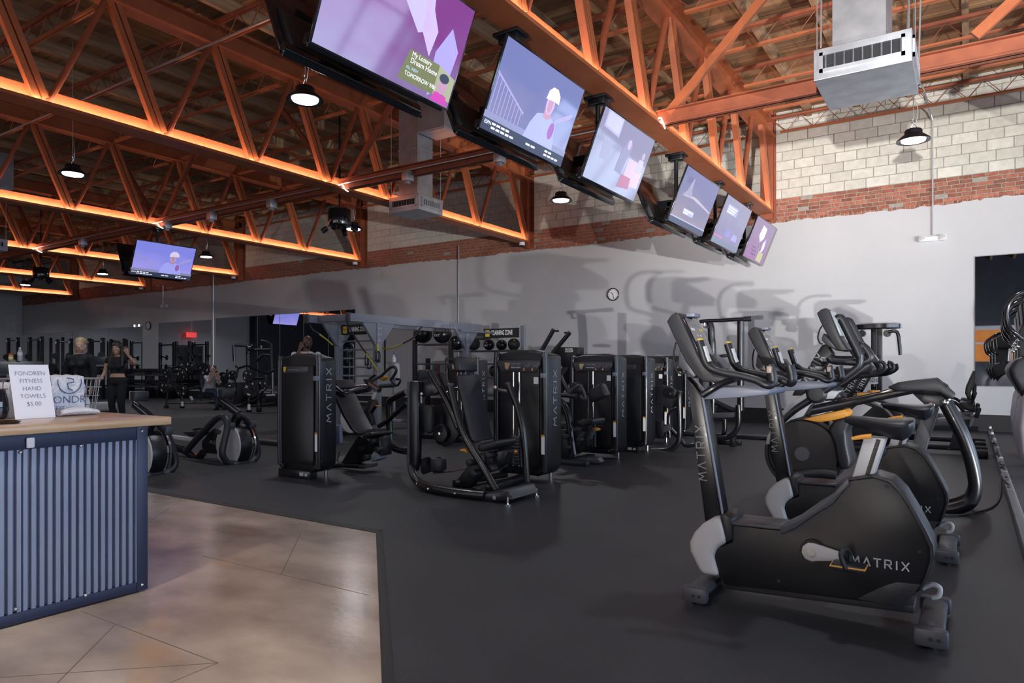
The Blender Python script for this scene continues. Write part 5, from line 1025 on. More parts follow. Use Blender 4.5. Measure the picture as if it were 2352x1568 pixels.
def roll(c, L, r, d, lab):
    c = Vector(c); d = Vector(d).normalized(); m = MB(); pts = [c+d*(L*(k/6-.5)) for k in range(7)]; m.tube(pts, [r*.9, r, r*1.04, r, r*1.02, r, r*.88], 14)
    o = one('towel_roll', m, tw, lab, 'towel', 'rolled towels in the basket')
    for k in range(3): q = c+d*(L*(.25*k-.25)); ob('print_band', MB().tube([q+Vector((r*1.0*cos(a), 0, r*1.0*sin(a))) for a in [radians(-60+30*j) for j in range(5)]], .007, 5), tink, o)
for k, (a, b, z, r) in enumerate(((-4.325, 1.89, .963, .046), (-4.425, 1.89, .963, .046), (-4.375, 1.89, 1.048, .044), (-4.325, 1.585, .963, .046), (-4.425, 1.585, .963, .046), (-4.375, 1.585, 1.048, .045), (-4.53, 1.74, .963, .045))): roll((a, b, z+.002), .27, r, (0, 1, 0), 'rolled white towel with dark print lying in the wire basket')
# towel hanging over the basket front and a folded one on the desk
ya, yb = 1.795, 1.965; xs = bx1+.035
prof = [(bx1-.1, bz+.215), (bx1-.03, bz+.222), (xs, bz+.212), (xs+.012, bz+.17), (xs+.012, bz+.1), (xs+.018, bz+.03), (xs+.05, bz+.006)]
m = MB(); rows = []
for i, (x, z) in enumerate(prof): rows.append([Vector((x+.004*sin(k*1.3+i), ya+(yb-ya)*k/10-.012*(i < 2), z+.003*sin(k*1.9))) for k in range(11)])
vs2 = [p for r in rows for p in r]; m._new(vs2+[p+Vector((-.005, 0, -.004)) for p in vs2], [(i*11+k, i*11+k+1, (i+1)*11+k+1, (i+1)*11+k) for i in range(6) for k in range(10)]+[(77+i*11+k, 77+(i+1)*11+k, 77+(i+1)*11+k+1, 77+i*11+k+1) for i in range(6) for k in range(10)])
o = one('hanging_towel', m, tw, 'white printed hand towel draped over the front of the wire basket', 'towel')
c = Vector((xs+.019, 1.885, bz+.185)); ob('emblem', MB().tube([c+Vector((0, .062*cos(a), .075*sin(a)*.9)) for a in [radians(170+20*k) for k in range(11)]], .0028, 5), tink, o)
ob('emblem_stroke', MB().tube([c+Vector((0, -.012, .02)), c+Vector((0, .02, .012)), c+Vector((0, .02, -.005)), c+Vector((0, -.012, -.01)), c+Vector((0, -.006, -.04)), c+Vector((0, .016, -.05))], .003, 5), tink, o)
ob('lettering', text(MB(), 'ONDR', (xs+.016, 1.80, bz+.065), (0, 1, 0), (.02, 0, 1), .058, .002, bold=-.012), tink, o, 0); ob('lettering', text(MB(), 'FIT', (xs+.024, 1.81, bz+.025), (0, 1, 0), (.1, 0, 1), .036, .002, bold=-.012), tink, o, 0)
m = MB(); rings = []
for k in range(7):
    yy = 1.785+.19*k/6; rr = .5+.5*sin(pi*(k+.6)/7.2); rings.append([Vector((-4.12+.055*cos(2*pi*j/16), yy, .9125+.022*rr+.022*rr*sin(2*pi*j/16))) for j in range(16)])
one('folded_towel', MB().loft(rings), tw, 'folded white towel lying on the wooden desk top before the basket', 'towel')
# dark tumbler and phone-like dish at the left end
c = atz(-6, 962, .911); t = thing('dark_tumbler', 'dark smoked tumbler at the end of the front desk', 'tumbler', c)
ob('bowl', MB().lathe([(.03, 0), (.042, .01), (.05, .05), (.046, .1), (.034, .15), (.032, .15), (.043, .1), (.047, .05), (.038, .012), (0, .01)], 24, Matrix.Translation(c), False), mat('smoked_glass', (.012, .012, .018), .06, coat=.5), t)
ob('liquid', MB().lathe([(0, .012), (.046, .05), (.0435, .07), (0, .07)], 20, Matrix.Translation(c), False), mat('cola', (.03, .012, .008), .1), t)
c = atz(14, 972, .911); one('black_dish', MB().lathe([(.05, 0), (.06, .012), (.055, .012), (.045, .005), (0, .005)], 24, Matrix.Translation(c), False), blk_g, 'flat black dish lying by the tumbler on the desk', 'dish')
# ================================================================= PEOPLE
def remesh(m, vox, it=3):
    me = bpy.data.meshes.new('t'); m.bm.to_mesh(me); m.bm.free(); o = bpy.data.objects.new('t', me); COL.objects.link(o)
    r = o.modifiers.new('r', 'REMESH'); r.mode = 'VOXEL'; r.voxel_size = vox; s = o.modifiers.new('s', 'SMOOTH'); s.iterations = it; s.factor = .5
    n = bpy.data.meshes.new_from_object(o.evaluated_get(bpy.context.evaluated_depsgraph_get())); bpy.data.objects.remove(o); bpy.data.meshes.remove(me)
    b = MB(); b.bm.from_mesh(n); bpy.data.meshes.remove(n); return b
def person(label, px, dep, H, pose, sk, hairm, topm, botm, **kw):
    base = atd(px, 800, dep); base.z = 0; Pt = lambda a, b, z: base+RGT*a-FWD*b+Vector((0, 0, z))
    t = thing('person', label, 'person', base); fx = Matrix((( RGT.x, -FWD.x, 0, 0), (RGT.y, -FWD.y, 0, 0), (0, 0, 1, 0), (0, 0, 0, 1)))
    J = pose; k = H/1.7
    def limb(m, pts, rs, n=10): m.tube(sm([Pt(*p) for p in pts], 3), [rs[min(int(i/3), len(rs)-2)]*(1-(i/3-min(int(i/3), len(rs)-2)))+rs[min(int(i/3)+1, len(rs)-1)]*(i/3-min(int(i/3), len(rs)-2)) for i in range(3*(len(pts)-1)+1)], n)
    def ell(m, c, r, sc): m.ball(Pt(*c), r, sc, 16, fx)
    m = MB(); hx, hy, hz = J['head']; turn = J.get('turn', 0); hs = J.get('hs', .108)
    # head, neck
    ell(m, (hx, hy, hz+.02), hs, (.78, .94, 1.02)); ell(m, (hx+turn*.022, hy+.025, hz-.055), hs*.66, (.84, .95, 1.05)); ell(m, (hx+turn*.03, hy+.05, hz-.095), .026, (1.2, 1, .8))
    limb(m, [(J['neck'][0], J['neck'][1], J['neck'][2]-.05), (hx, hy-.015, hz-.07)], [.06*k, .052*k])
    ell(m, (hx-hs*.76, hy-.01, hz-.015), .024, (.4, 1, 1.4)); ell(m, (hx+hs*.76, hy-.01, hz-.015), .024, (.4, 1, 1.4))
    # torso
    nx, ny, nz = J['neck']; px_, py_, pz = J['pelvis']; sw = J['sw']
    def torso(m, inf, z0, z1, hem=False):
        secs = [(pz-.06, .165*J.get('hip', 1), .115), (pz+.02, .172*J.get('hip', 1), .12), (pz+.12, .14*J.get('waist', 1), .10), (pz+.24, .135*J.get('waist', 1), .10), (pz+.36, .15*sw/.19, .12), (nz-.10, .165*sw/.19, .11), (nz-.03, .125*sw/.19, .085), (nz+.0, .07, .065)]
        rings = []
        za, zb = max(z0, secs[0][0]), min(z1, secs[-1][0]); full = []
        for q_ in range(15):
            z = za+(zb-za)*q_/14
            for (s0_, a0_, b0_), (s1_, a1_, b1_) in zip(secs, secs[1:]):
                if s0_ <= z <= s1_+1e-6: w_ = (z-s0_)/(s1_-s0_); full.append((z, a0_+(a1_-a0_)*w_, b0_+(b1_-b0_)*w_)); break
        for z, a, b in full:
            if True: f = (z-pz)/(nz-pz); cx = px_+(nx-px_)*f; cy = py_+(ny-py_)*f; rings.append([Pt(cx+(a+inf)*cos(2*pi*j/18), cy+(b+inf)*sin(2*pi*j/18), z) for j in range(18)])
        m.loft(rings)
    torso(m, 0, 0, 9)
    for q in J['bust']: ell(m, q, .062, (1, .75, .95))
    for s in ('L', 'R'):
        sh, el, wr = J['arm'+s]; limb(m, [sh, ((sh[0]+el[0])/2, (sh[1]+el[1])/2, (sh[2]+el[2])/2), el, ((wr[0]+el[0])/2, (wr[1]+el[1])/2, (wr[2]+el[2])/2), wr], [.055*k, .047*k, .038*k, .034*k, .024*k]); ell(m, sh, .056*k, (1, 1, 1))
        # hand: palm, four unequal bent fingers, thumb off the side of the palm
        d = Vector(J['hand'+s]).normalized(); side = Vector(J['side'+s]).normalized(); nrm = d.cross(side); w = Vector(wr); pc = w+d*.05
        for q in range(3): limb(m, [tuple(w+side*(.022*(q-1))), tuple(w+d*.088+side*(.024*(q-1)))], [.016, .0145], 8)
        for f_, (off, L) in enumerate(((-.032, .062), (-.011, .075), (.011, .072), (.031, .056))):
            b0 = w+d*.085+side*off; cu = J.get('curl'+s, .25); b1 = b0+(d+side*off*4).normalized()*L*.55; b2 = b1+(d*(1-cu)+nrm*cu).normalized()*L*.5
            limb(m, [tuple(b0), tuple(b1), tuple(b2)], [.0105, .0095, .0075], 8)
        b0 = w+d*.03-side*.026; limb(m, [tuple(b0), tuple(b0-side*.028+d*.03), tuple(b0-side*.036+d*.062)], [.013, .011, .009], 8)
        lg = J['leg'+s]; limb(m, [(lg[0][0], lg[0][1], lg[0][2])]+[((lg[0][0]+lg[1][0])/2, (lg[0][1]+lg[1][1])/2+.01, (lg[0][2]+lg[1][2])/2), lg[1], ((lg[2][0]+lg[1][0])/2, (lg[2][1]+lg[1][1])/2-.02, (lg[2][2]+lg[1][2])/2+.03), lg[2]], [.088*k, .078*k, .055*k, .052*k, .036*k], 12)
    body = ob('body', remesh(m, kw.get('vox', .0085), 3), sk, t, 80)
    # clothes
    m = MB(); torso(m, .008, kw.get('t0', pz-.04), nz-.015)
    for q in J['bust']: ell(m, q, .069, (1, .8, .95))
    for s in ('L', 'R'):
        sh, el, wr = J['arm'+s]; ell(m, sh, .060*k, (1, 1, 1)); sl = kw.get('sleeve', 1)
        e1 = [tuple(Vector(a)+(Vector(b)-Vector(a))*min(1, sl*2)) for a, b in ((sh, el),)][0]
        limb(m, [sh, e1], [.064*k, .055*k])
        if sl > .5: limb(m, [el, tuple(Vector(el)+(Vector(wr)-Vector(el))*min(1, sl*2-1)*.97)], [.052*k, .036*k])
    ob('top', remesh(m, .012, 4), topm, t, 80)
    m = MB(); torso(m, .007, 0, kw.get('b1', pz+.09))
    for s in ('L', 'R'):
        lg = J['leg'+s]; limb(m, [lg[0], ((lg[0][0]+lg[1][0])/2, (lg[0][1]+lg[1][1])/2+.01, (lg[0][2]+lg[1][2])/2), lg[1], ((lg[2][0]+lg[1][0])/2, (lg[2][1]+lg[1][1])/2-.02, (lg[2][2]+lg[1][2])/2+.03), lg[2]], [.1*k, .09*k, .068*k, .062*k, .048*k], 12)
    ob('trousers', remesh(m, .014, 4), botm, t, 80)
    for s in ('L', 'R'):
        lg = J['leg'+s][2]; q = [Pt(lg[0], lg[1]-.05, .04), Pt(lg[0], lg[1]+.02, .045), Pt(lg[0], lg[1]+.10, .035), Pt(lg[0], lg[1]+.17, .026)]; ob('shoe', MB().tube(sm(q, 3), [.038, .044, .044, .042, .04, .04, .036, .034, .03, .024], 12), white if kw.get('shoe') else base_black, t)
    # face
    fy = hy+hs*.9; e_ = turn*.03
    for s in (-1, 1):
        ey = ob('eye', MB().ball(Pt(hx+e_+s*.034, fy-.012-abs(e_+s*.034)*.25, hz+.005), .0125, (1.1, .6, .75), 10, fx), white_l, body); ob('iris', MB().ball(Pt(hx+e_+s*.034+turn*.003, fy-.004-abs(e_+s*.034)*.25, hz+.005), .0062, n=8), base_black, ey)
        ob('eyebrow', MB().tube([Pt(hx+e_+s*.018, fy-.002, hz+.026), Pt(hx+e_+s*.036, fy-.005, hz+.032), Pt(hx+e_+s*.054, fy-.02, hz+.026)], .004, 6), hairm, body)
    ob('nose', MB().tube([Pt(hx+e_*1.1, fy-.006, hz+.008), Pt(hx+e_*1.4, fy+.012, hz-.03), Pt(hx+e_*1.3, fy-.002, hz-.04)], [.007, .012, .009], 8), sk, body)
    ob('mouth', MB().ball(Pt(hx+e_*1.2, fy-.008, hz-.066), .02, (1.15, .45, .38), 12, fx), kw.get('lip', mat('lip', (.34, .12, .11), .5)), body)
    hr = kw['hair'](Pt, hx, hy, hz, fx, ell)
    if hr: ob('hair', remesh(hr, .01, 2), hairm, t, 80)
    return t, Pt
def hair_pony(Pt, hx, hy, hz, fx, ell):
    m = MB(); ell(m, (hx-.01, hy-.018, hz+.05), .116, (.88, .97, .97)); ell(m, (hx-.05, hy-.05, hz-.0), .07, (.8, .9, 1.2))
    m.tube(sm([Pt(hx-.06, hy-.1, hz+.0), Pt(hx-.11, hy-.12, hz-.03), Pt(hx-.13, hy-.1, hz-.11), Pt(hx-.16, hy-.08, hz-.2)], 4), [.04]*4+[.038]*4+[.03]*4+[.01], 10); return m
def hair_long(Pt, hx, hy, hz, fx, ell):
    m = MB(); ell(m, (hx, hy-.018, hz+.052), .116, (.90, .97, .96))
    for s in (-1, 1): m.tube(sm([Pt(hx+s*.07, hy-.01, hz+.06), Pt(hx+s*.097, hy-.015, hz-.03), Pt(hx+s*.105, hy-.0, hz-.16), Pt(hx+s*.125, hy+.04, hz-.28), Pt(hx+s*.125, hy+.06, hz-.36)], 4), [.035]*4+[.042]*4+[.045]*4+[.035]*4+[.015], 10)
    m.tube(sm([Pt(hx, hy-.06, hz+.04), Pt(hx, hy-.09, hz-.12), Pt(hx, hy-.11, hz-.3)], 4), [.08]*5+[.09]*4, 12); return m
def hair_none(Pt, hx, hy, hz, fx, ell): return None
P1 = dict(head=(.03, .02, 1.575), turn=.9, neck=(.0, 0, 1.44), pelvis=(0, 0, .93), sw=.20, bust=[(-.075, .10, 1.23), (.075, .10, 1.23)], armL=((-.19, 0, 1.36), (-.255, -.03, 1.08), (-.25, .05, .84)), armR=((.19, 0, 1.36), (.25, -.03, 1.08), (.24, .05, .84)),
          handL=(0, .2, -1), sideL=(0, 1, 0), handR=(0, .2, -1), sideR=(0, -1, 0), legL=((-.09, 0, .86), (-.10, .02, .47), (-.10, -.02, .09)), legR=((.09, 0, .86), (.10, .02, .47), (.10, -.02, .09)))
person('woman in a black long-sleeved top with blonde ponytail standing behind the desk', 183, 12.5, 1.70, P1, skin, hair_b, cloth_k, cloth_k, hair=hair_pony, sleeve=1)
P2 = dict(head=(.01, .03, 1.555), turn=-.2, neck=(.0, 0, 1.42), pelvis=(.0, 0, .92), sw=.185, hip=1.08, waist=.92, bust=[(-.075, .10, 1.20), (.07, .10, 1.20)], armL=((-.185, 0, 1.345), (-.25, .0, 1.10), (-.27, .14, .93)), armR=((.19, 0, 1.345), (.37, .03, 1.26), (.285, .16, 1.45)),
          handL=(-.15, .6, -.6), sideL=(.2, .6, .6), handR=(-.1, .2, 1), sideR=(1, .2, 0), curlR=.45, curlL=.7, legL=((-.09, 0, .85), (-.105, .02, .46), (-.115, -.02, .09)), legR=((.09, 0, .85), (.09, .03, .46), (.085, -.01, .09)))
wt, Pt = person('woman in a black crop top and leggings raising one hand beside the blonde woman', 270, 13.9, 1.67, P2, skin2, hair_d, cloth_k, cloth_k, hair=hair_long, sleeve=.16, t0=1.065, b1=.995)
o = one('key_bunch', MB().tube([Pt(-.29, .2, .93), Pt(-.22, .27, .95), Pt(-.17, .29, .96)], [.012, .014, .01], 8).ball(Pt(-.16, .29, .985), .022, (1, .6, 1.3)), gold, 'small bunch of keys with pale tag held in the hand of the crop-top woman', 'keys')
P3 = dict(head=(.01, .02, 1.685), turn=.8, hs=.113, neck=(-.03, 0, 1.52), pelvis=(-.02, 0, .97), sw=.235, waist=1.2, bust=[], armL=((-.26, 0, 1.44), (-.22, .12, 1.32), (-.11, .13, 1.55)), armR=((.21, 0, 1.44), (.28, .02, 1.15), (.26, .12, .93)),
          handL=(.3, .0, 1), sideL=(-1, 0, .2), handR=(0, .3, -1), sideR=(0, -1, 0), legL=((-.11, 0, .9), (-.12, .02, .49), (-.12, -.02, .09)), legR=((.09, 0, .9), (.10, .02, .49), (.10, -.02, .09)))
mt3, Pt = person('bald man in a white shirt holding a hand to his ear behind the shoulder press', 706, 13.85, 1.8, P3, skin3, mat('beard', (.01, .007, .006), .7), cloth_w, cloth_g, hair=hair_none, sleeve=.3, shoe=1, lip=mat('lip_dark', (.10, .04, .035), .5))
ob('lanyard', MB().tube(sm([Pt(-.12, .09, 1.5), Pt(-.06, .125, 1.4), Pt(-.03, .13, 1.25), Pt(.03, .125, 1.4), Pt(.04, .09, 1.5)], 3), .007, 6), mat('lanyard_red', (.5, .03, .05), .6), mt3); ob('beard', remesh(MB().ball(Pt(.04, .085, 1.60), .052, (1.0, .6, .8), 12).ball(Pt(.0, .06, 1.61), .05, (1, .6, .9), 12), .01), MATS['beard'], mt3)
# seated person at the far plate machine
P4 = dict(head=(.07, .02, 1.12), turn=.8, neck=(.03, 0, .98), pelvis=(-.06, 0, .52), sw=.2, waist=1.1, bust=[], armL=((-.15, 0, .92), (.0, .16, .78), (.16, .2, .95)), armR=((.2, 0, .92), (.28, .1, .72), (.3, .2, .92)), handL=(.2, .2, 1), sideL=(1, 0, 0), handR=(0, .2, 1), sideR=(1, 0, 0), legL=((-.05, .08, .50), (.25, .3, .48), (.3, .3, .09)), legR=((.08, .05, .50), (.42, .15, .48), (.45, .1, .09)))
person('person in a grey shirt and dark trousers seated at the far plate-loaded machine', 484, 19.8, 1.6, P4, skin, hair_d, cloth_g, navy, hair=lambda Pt, hx, hy, hz, fx, ell: (lambda m: (ell(m, (hx-.01, hy-.02, hz+.045), .112, (.86, .95, .9)), m)[1])(MB()), sleeve=.3, vox=.012)
# ================================================================= TRAINING RIG
t = thing('training_rig', 'grey steel suspension training rig with twin overhead beams and ladder', 'training rig', (-10.1, 10.5, 0))
def rigbeam(x, ya, yb, z):
    b_ = ob('overhead_beam', MB().box(x-.05, x+.05, ya, yb, z-.155, z, .006), rigp, t)
    for yj in (11.9, 12.9):
        for k in range(4):
            for zz in (-.03, -.125): ob('bolt', MB().cyl((x+.05, yj+k*.11, z+zz), (x+.058, yj+k*.11, z+zz), .014, 8), steel, b_)
    return b_
rigbeam(-9.66, 9.1, 13.3, 2.2); rigbeam(-10.6, 8.93, 13.2, 2.2)
def rigpost(x, y):
    p = ob('post', MB().box(x-.06, x+.06, y-.06, y+.06, 0, 2.045, .006), rigp, t)
    ob('gusset', MB().prism([(x-.035, y-.42, 2.045), (x-.035, y+.46, 2.045), (x-.035, y+.07, 1.62), (x-.035, y-.07, 1.62)], (0.07, 0, 0), .004), rigp, p)
    ob('foot_plate', MB().box(x-.12, x+.12, y-.12, y+.12, 0, .015), rigp, p)
    for k in range(6): ob('bolt', MB().cyl((x+.06, y-.03+(k % 2)*.06, 1.95-.12*(k//2)), (x+.068, y-.03+(k % 2)*.06, 1.95-.12*(k//2)), .012, 8), steel, p)
rigpost(-9.66, 9.87); rigpost(-10.6, 9.74); rigpost(-9.66, 12.72)
for k in range(9): z = 1.71-.172*k; ob('rung', MB().cyl((-10.54, 9.80, z), (-9.72, 9.80, z), .018, 10), rigp, t)
ob('cross_beam', MB().box(-10.6, -9.66, 9.15, 9.25, 2.06, 2.19, .004), rigp, t); ob('pull_bar', MB().cyl((-9.55, 12.4, 2.02), (-9.55, 13.7, 2.02), .025, 10).cyl((-9.6, 12.4, 2.02), (-9.55, 12.4, 2.02), .02, 8), pale, t)
for x in (-9.66, -10.6): ob('end_plate', MB().box(x-.06, x+.06, 9.09 if x > -10 else 8.92, 9.11 if x > -10 else 8.94, 2.03, 2.21, .003), mgrey, t)
def banner(p0, p1, z0, z1, y, label, words, sz, dim=False):
    s = thing('banner_sign', label, 'sign', ((p0+p1)/2, y, z0)); b_ = ob('board', MB().box(p0, p1, y-.012, y+.012, z0, z1, .003), placard if dim else base_black, s)
    h = z1-z0; lg = ob('logo_tile', MB().box(p0+h*.25, p0+h*.80, y-.0135, y-.01, z0+h*.16, z1-h*.16), yellow, b_, 0)
    ob('logo_lettering', text(MB(), 'TRX', (p0+h*.525, y-.014, z0+h*.42), (1, 0, 0), (0, 0, 1), h*.24, .001, 'CENTER'), base_black, lg, 0)
    ob('lettering', text(MB(), words, (p0+h*1.05, y-.0125, z0+h*.32), (1, 0, 0), (0, 0, 1), sz, .002, bold=.02, stretch=.5), letter_d if dim else white_l, b_, 0)
banner(-10.55, -9.72, 1.835, 2.04, 9.77, 'black training zone banner hung between the rig posts', 'TRAINING ZONE', .125)
# suspension straps
strap = mat('strap_black', (.02, .02, .022), .8); strap_y = mat('strap_yellow', (.42, .36, .03), .7); strap_w = mat('strap_grey', (.3, .3, .31), .8)
def straps(label, pts, yy, mt, loops):
    s = thing('suspension_strap', label, 'strap', aty(*pts[0], yy), 'suspension straps on the rig')
    q = Y(pts, yy); ob('webbing', MB().tube(sm(q, 4), .016, 6), mt[0], s); k = len(q)//2; ob('yellow_webbing', MB().tube(sm([p+Vector((.01, -.02, .0)) for p in q[k:]], 4), .014, 6), strap_y, s)
    for c in loops: c0 = aty(*c, yy); ob('handle_loop', MB().tube([c0+Vector((.05*cos(a), 0, .11*sin(a)-.11)) for a in [2*pi*j/14 for j in range(14)]], .01, 6, closed=True), strap, s); ob('grip', MB().cyl(c0+Vector((-.05, 0, -.2)), c0+Vector((.05, 0, -.2)), .018, 8), vinyl, s)
straps('suspension strap slanting down from the near rig beam', [(797, 739), (806, 757), (813, 770), (828, 793), (842, 812), (857, 833), (866, 846), (871, 853)], 9.35, (strap, ), [(843, 812), (848, 820)])
straps('suspension strap looped on the rig post', [(867, 790), (868, 800), (868, 806)], 9.7, (strap_y, ), [(866, 803), (869, 806)])
straps('long suspension strap sagging towards the ball rack', [(969, 750), (958, 762), (950, 775), (925, 789), (905, 797), (885, 801), (872, 796)], 10.6, (strap, ), [])
straps('suspension strap hanging from the far rig beam', [(712, 745), (718, 757), (735, 768), (752, 780), (765, 792)], 9.3, (strap, ), [])
one('heavy_chain_strap', MB().tube(Y([(884, 765), (884, 800), (884, 852)], 10.9), .022, 8), strap, 'black vertical strap hanging straight from the near rig beam', 'strap')
# ================================================================= BALL RACK by the wall
y = 14.3
t = thing('ball_rack', 'steel storage rack for exercise balls against the grey wall', 'rack', (-10.9, y+.2, 0)); A = lambda px, py: aty(px, py, y)
xl, xm, xr = A(950, 800).x, A(1033, 800).x, A(1199, 800).x
for x, z1 in ((xl, 1.95), (xm, 1.9), (xr, 2.22)):
    ob('post', MB().box(x-.05, x+.05, y, y+.1, 0, z1, .006), dgrey if x < xr-.1 else rigp, t); ob('post', MB().box(x-.05, x+.05, y+.55, y+.65, 0, 1.45, .006), dgrey, t)
for xa, xb, z in ((xl, xm-.05, A(980, 789).z), (xm, xr, A(1100, 804).z), (xl, xr, 1.3), (xl, xr, .95), (xl, xr, .5)):
    ob('shelf_rail', MB().box(xa, xb, y+.02, y+.07, z-.04, z, .004), mgrey, t); ob('shelf_rail', MB().box(xa, xb, y+.42, y+.47, z-.04, z, .004), mgrey, t)
banner(A(1112, 765).x, A(1193, 765).x, A(1112, 777).z, A(1150, 754).z, y-.02, 'black training zone banner on top of the ball rack', 'TRAINING ZONE', .165)
banner(A(1041, 770).x, A(1098, 770).x, A(1070, 779).z, A(1070, 762).z, y+.55, 'dim banner about making your body your machine behind the balls', 'MAKE YOUR BODY YOUR MACHINE', .075, True)
glb = mat('ball_gloss', (.011, .011, .013), .22); mtb = mat('ball_matte', (.018, .018, .019), .75, bump=(60, .3))
def ballo(nm, px, py, r, mt, label, txt=None, sy=0, mark=None):
    c = A(px, py); c.y = y+.24+sy; o = one(nm, MB().ball(c, r, n=28), mt, label, 'ball')
    if txt: ob('lettering', text(MB(), txt, c+Vector((-r*.35, -r*1.0, -r*.3)), (1, 0, 0), (0, 0, 1), r*.4, .004), white_l, o, 0)
    if mark: ob('mark', MB().tube([c+Vector((r*.62*cos(a)+r*.2, -r*.62*abs(sin(a))-.0, r*.8*cos(a*.5))) for a in (1.0, 1.3, 1.6, 1.9)], .012, 5), mark, o)
zs = A(980, 789).z
for px, r, tx, lb in ((958, .265, None, 'largest glossy black exercise ball at the end of the rack'), (1003, .25, 'TRX', 'glossy black exercise ball lettered in white on the rack'),): ballo('exercise_ball', px, 789-r*89, r, glb, lb, tx)
ballo('exercise_ball', 1037, 804-.20*89, .20, glb, 'shiny smaller black exercise ball in the middle of the rack')
for px, r, mt, lb, tx, mk in ((1075, .17, mtb, 'dull black medicine ball with red band on the rack', None, mat('band_red', (.5, .05, .03), .6)), (1111, .145, glb, 'black medicine ball with white label on the rack', 'TRX', None), (1140, .14, glb, 'plain shiny black medicine ball on the rack', None, strap_y), (1168, .155, mtb, 'soft black medicine ball with yellow mark at the rack end', None, strap_y)): ballo('medicine_ball', px, 804-r*89, r, mt, lb, tx, 0, mk)
for k in range(4):
    c = A(1056+34*k, 820); r = .15; zz = .95+r if k % 2 else 1.3-.04-r
    one('slam_ball', MB().ball((c.x, y+.245, .95+r), r, n=20), mtb, 'dark slam ball on the lower shelf of the ball rack', 'ball', 'slam balls on the lower shelf')
for k, (px, mt) in enumerate(((984, mat('roller_green', (.02, .25, .12), .6)), (990, mat('roller_red', (.28, .03, .05), .6)), (997, dgrey))):
    c = A(px, 840); one('foam_roller', MB().cyl((c.x, y+.2, .95), (c.x, y+.2, 1.27), .035, 14), mt, ('green', 'red', 'black')[k]+' foam roller standing on the ball rack shelf', 'foam roller')
# cleaning stand with spray bottle
c = aty(905, 845, 11.4); x = c.x; yy = 11.4
t = thing('wipe_stand', 'pale cleaning stand beside the rig holding a spray bottle', 'stand', (x, yy, 0)); zt = aty(905, 832, yy).z
ob('column', MB().cyl((x, yy, 0), (x, yy, zt-.15), .03, 12).cyl((x, yy, 0), (x, yy, .03), .2, 20), pale, t); ob('dispenser', MB().cyl((x, yy, zt-.34), (x, yy, zt-.02), .13, 20, .12), silver, t); ob('tray', MB().box(x-.16, x+.16, yy-.12, yy+.12, zt-.02, zt, .01), pale, t)
t = thing('spray_bottle', 'white spray bottle standing on the cleaning stand', 'bottle', (x, yy, zt)); ob('bottle', MB().lathe([(.04, 0), (.042, .02), (.042, .1), (.018, .15), (.016, .18)], 16, T(x, yy, zt)), mat('bottle_white', (.6, .62, .72), .4), t); ob('trigger', MB().box(x-.02, x+.05, yy-.012, yy+.012, zt+.18, zt+.22, .005).obox((x+.03, yy, zt+.19), (x+.045, yy, zt+.13), .012, .012), pale, t)
# ================================================================= SPIN BIKE
K = KK(760, 840, 6.27); y = 8.3
t = thing('spin_bike', 'indoor cycle with looped handlebars between the shoulder press and the rig', 'exercise bike', aty(840, 1000, y)*Vector((1, 1, 0)) if False else (aty(840, 950, y).x, y, 0))
tb('handlebar', K([(500, 205), (560, 225), (640, 190), (730, 140), (800, 70), (870, 18), (925, 25), (940, 70), (900, 150), (860, 200)]), y, .024, vinyl, t); tb('handlebar', K([(480, 200), (520, 250), (560, 190), (650, 120)]), y+.2, .022, vinyl, t)
tb('aero_bar', K([(860, 200), (900, 260), (960, 280), (1000, 205), (940, 190)]), y+.1, .018, blk, t); pr('console', K([(690, 200), (740, 150), (775, 160), (760, 195), (710, 215)]), y+.05, .1, gold, t, .006)
ob('handle_post', MB().tube(Y(K([(560, 260), (700, 350)]), y), .05, 12), steel, t); tb('stem', K([(700, 290), (820, 285), (915, 280)]), y+.05, .035, dgrey, t)
tb('top_tube', K([(270, 400), (400, 365), (560, 330)]), y, .05, blk, t); pr('front_post', K([(575, 480), (610, 380), (660, 385), (620, 490)]), y-.02, .07, silver, t, .008); pr('seat_post', K([(245, 290), (300, 285), (330, 480), (300, 480)]), y-.02, .07, silver, t, .008)
pr('frame', K([(460, 645), (510, 600), (530, 500), (620, 480), (640, 560), (560, 680), (600, 850), (540, 860), (470, 720)]), y-.02, .09, blk_m, t, .012); ob('seat', MB().loft([[Vector((aty(*K([(a, 220)])[0], y).x, y+w*cos(2*pi*j/12), aty(*K([(a, 235)])[0], y).z+.035*sin(2*pi*j/12))) for j in range(12)] for a, w in ((130, .1), (180, .12), (240, .09), (300, .04), (330, .02))]), vinyl, t)
tb('seat_rail', K([(180, 245), (300, 285), (520, 280)]), y, .022, steel, t)
c = aty(*K([(70, 780)])[0], y); c = aty(812, 962, y); ob('flywheel', MB().lathe([(.235, -.03), (.24, -.02), (.24, .02), (.235, .03), (.2, .035), (0, .035)], 32, Matrix.Translation((c.x-.05, y, max(c.z, .3))) @ Matrix.Rotation(pi/2, 4, 'X'), False), silver, t)
ob('base', MB().box(c.x-.45, c.x+.6, y-.03, y+.03, .04, .1, .01).box(c.x-.45, c.x-.37, y-.25, y+.25, 0, .06, .02).box(c.x+.52, c.x+.6, y-.25, y+.25, 0, .06, .02), blk, t)
pr('brake_lever', K([(636, 566), (690, 562), (702, 574), (660, 585), (640, 580)]), y-.03, .04, gold, t, .004)
